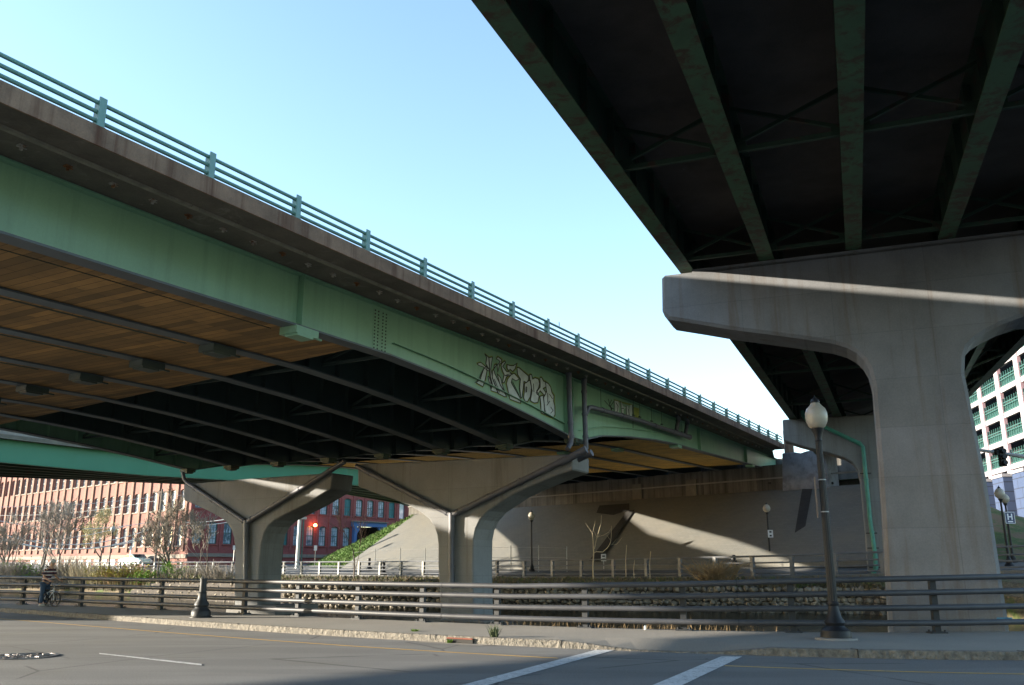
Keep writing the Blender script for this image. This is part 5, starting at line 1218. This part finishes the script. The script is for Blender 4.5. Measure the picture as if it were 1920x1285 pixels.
# shrubs
def shrub(x, D, z, r_, h, mat, label, seed, n=130, leaf=None, cat='shrub'):
    b = gx(x, D, z); t = thing('shrub', label, cat, b, 'shrubs on the far river bank'); rr = random.Random(seed); m = MB(); lf = MB()
    for _ in range(n):
        a = rr.uniform(0, 2 * pi); L = h * rr.uniform(.5, 1.1); s0_ = b + V((rr.uniform(-1, 1) * r_ * .5, rr.uniform(-1, 1) * r_ * .4, 0)); tip = s0_ + V((cos(a) * r_ * rr.uniform(.2, .9), sin(a) * r_ * .6, L)); mid = s0_.lerp(tip, .5) + V((rr.uniform(-.1, .1), 0, L * .1))
        m.tube([s0_, mid, tip], [.018, .014, .008], 3, False)
        for _k in range(2):
            tt = mid.lerp(tip, rr.random()) + V((rr.uniform(-.4, .4), rr.uniform(-.3, .3), rr.uniform(.1, .5))); m.tube([mid, tt], [.011, .007], 3, False)
            if leaf:
                for _j in range(leaf[1]):
                    c = mid.lerp(tt, rr.uniform(.2, 1.1)) + V((rr.uniform(-.1, .1), rr.uniform(-.1, .1), rr.uniform(-.1, .1))); u = V((rr.uniform(-1, 1), rr.uniform(-1, 1), rr.uniform(-1, 1))).normalized() * .07; w_ = u.orthogonal().normalized() * .05; lf.poly(c - u, c + w_, c + u, c - w_)
    m.build('twigs', mat, t, fix=False)
    if leaf: lf.build('leaves', leaf[0], t, fix=False)
shr = [(8, 76, 1.9, 2.3, twig_m, None, 'grey twiggy shrub at the very left edge behind the near railing'), (40, 78, 1.6, 2.2, twig_m, (leaf_g, 2), 'greenish low shrub left of the person'), (128, 77, 2.0, 2.6, twig_m, None, 'dense grey brush right of the bicycle wheel'),
       (160, 76, 1.8, 2.2, twig_pale, None, 'pale brush below the budding tree'), (192, 75, 1.5, 1.5, twig_pale, (leaf_y, 2), 'yellowish shrub left of the brightest yellow one'), (232, 74, 2.2, 1.9, reed_m, (leaf_y, 4), 'wide yellow green shrub below the parked car'),
       (274, 71, 1.1, 1.2, reed_m, (leaf_g, 5), 'small bright green shrub left of the ivy footed tree'), (345, 68, 1.5, 1.4, twig_m, (leaf_g, 1), 'grey brush right of the ivy footed tree'), (378, 66, 1.5, 1.6, twig_m, None, 'bare brush halfway between tree and left Y pier'), (415, 64, 1.5, 1.5, twig_m, None, 'bare brush touching the left Y pier stem'),
       (92, 79, 1.7, 1.7, twig_m, (leaf_g, 1), 'bare brush directly behind the person')]
for i, (x, D, r_, h, mt, lf, lab) in enumerate(shr): shrub(x, D, -.2 if x < 300 else .2, r_, h, mt, lab, 200 + i, 170 if r_ > 1.5 else 110, lf)
shrub(1340, 48.5, .85, 1.7, .8, reed_m, 'tan dried bush on the far bank under the dark railing', 300, 170)
shrub(316, 71.5, .2, .5, 1.7, leaf_g, 'ivy around the foot of the bare tree by the mill corner', 301, 50, (leaf_g, 4))
# bank ground cover and near reeds
rr = random.Random(21); m = MB()
for _ in range(8200):
    x = rr.uniform(-150, 1650); k = rr.random() ** 1.3; D = interp(x, W_D) * (1 - k) + interp(x, R_D) * k - .3; z = wz(x) * (1 - k) + (interp(x, R_Z) - .2) * k
    if 385 < x < 400: continue
    weed(gx(x, D + .3, z - .05), 3, rr.uniform(.1, .42) * (2.2 if x < 380 else 1), .2, None, rr.random(), m, .03)
m.build('bank_weeds', M('mixed_weeds', (.13, .10, .055), .4, 1.5, .95, patch=(.065, .095, .02), patch_pos=(.5, .58), patch_scale=.9), kind='stuff', fix=False)
m = MB()
for _ in range(2600):
    x = rr.uniform(-1.8, 6.8); yy = railY(x) + rr.uniform(.7, 5.5); dens = .5 + .5 * noise.noise(V((x * .5, yy * .5, 0)))
    if rr.random() > dens + .25: continue
    weed((x, yy, -.85), 2, rr.uniform(.45, 1.15), .35, None, rr.random(), m, .012)
m.build('reeds', reed_m, kind='stuff', fix=False)
m = MB(); xs_ = frange(-3.2, 8.2, 20)
m.strip([[V((x, railY(x) + .3, -.95)) for x in xs_], [V((x, railY(x) + 2, -.72 + .12 * noise.noise(V((x, 1, 0))))) for x in xs_], [V((x, railY(x) + 6.2 + noise.noise(V((x * .5, 5, 0))), -.95)) for x in xs_]])
m.build('mud_bank', earth, kind='structure')
m = MB()
for _ in range(2200):
    k, l = rr.random(), rr.random()
    if k + l > 1: k, l = 1 - k, 1 - l
    p = T0 + (A0 - T0) * k + (A1 - T0) * l; weed(p, 3, .22, .12, None, rr.random(), m, .03)
m.build('slope_grass', grass_m, kind='stuff', fix=False)

for o in bpy.data.objects:
    if '_o' in o: del o['_o']
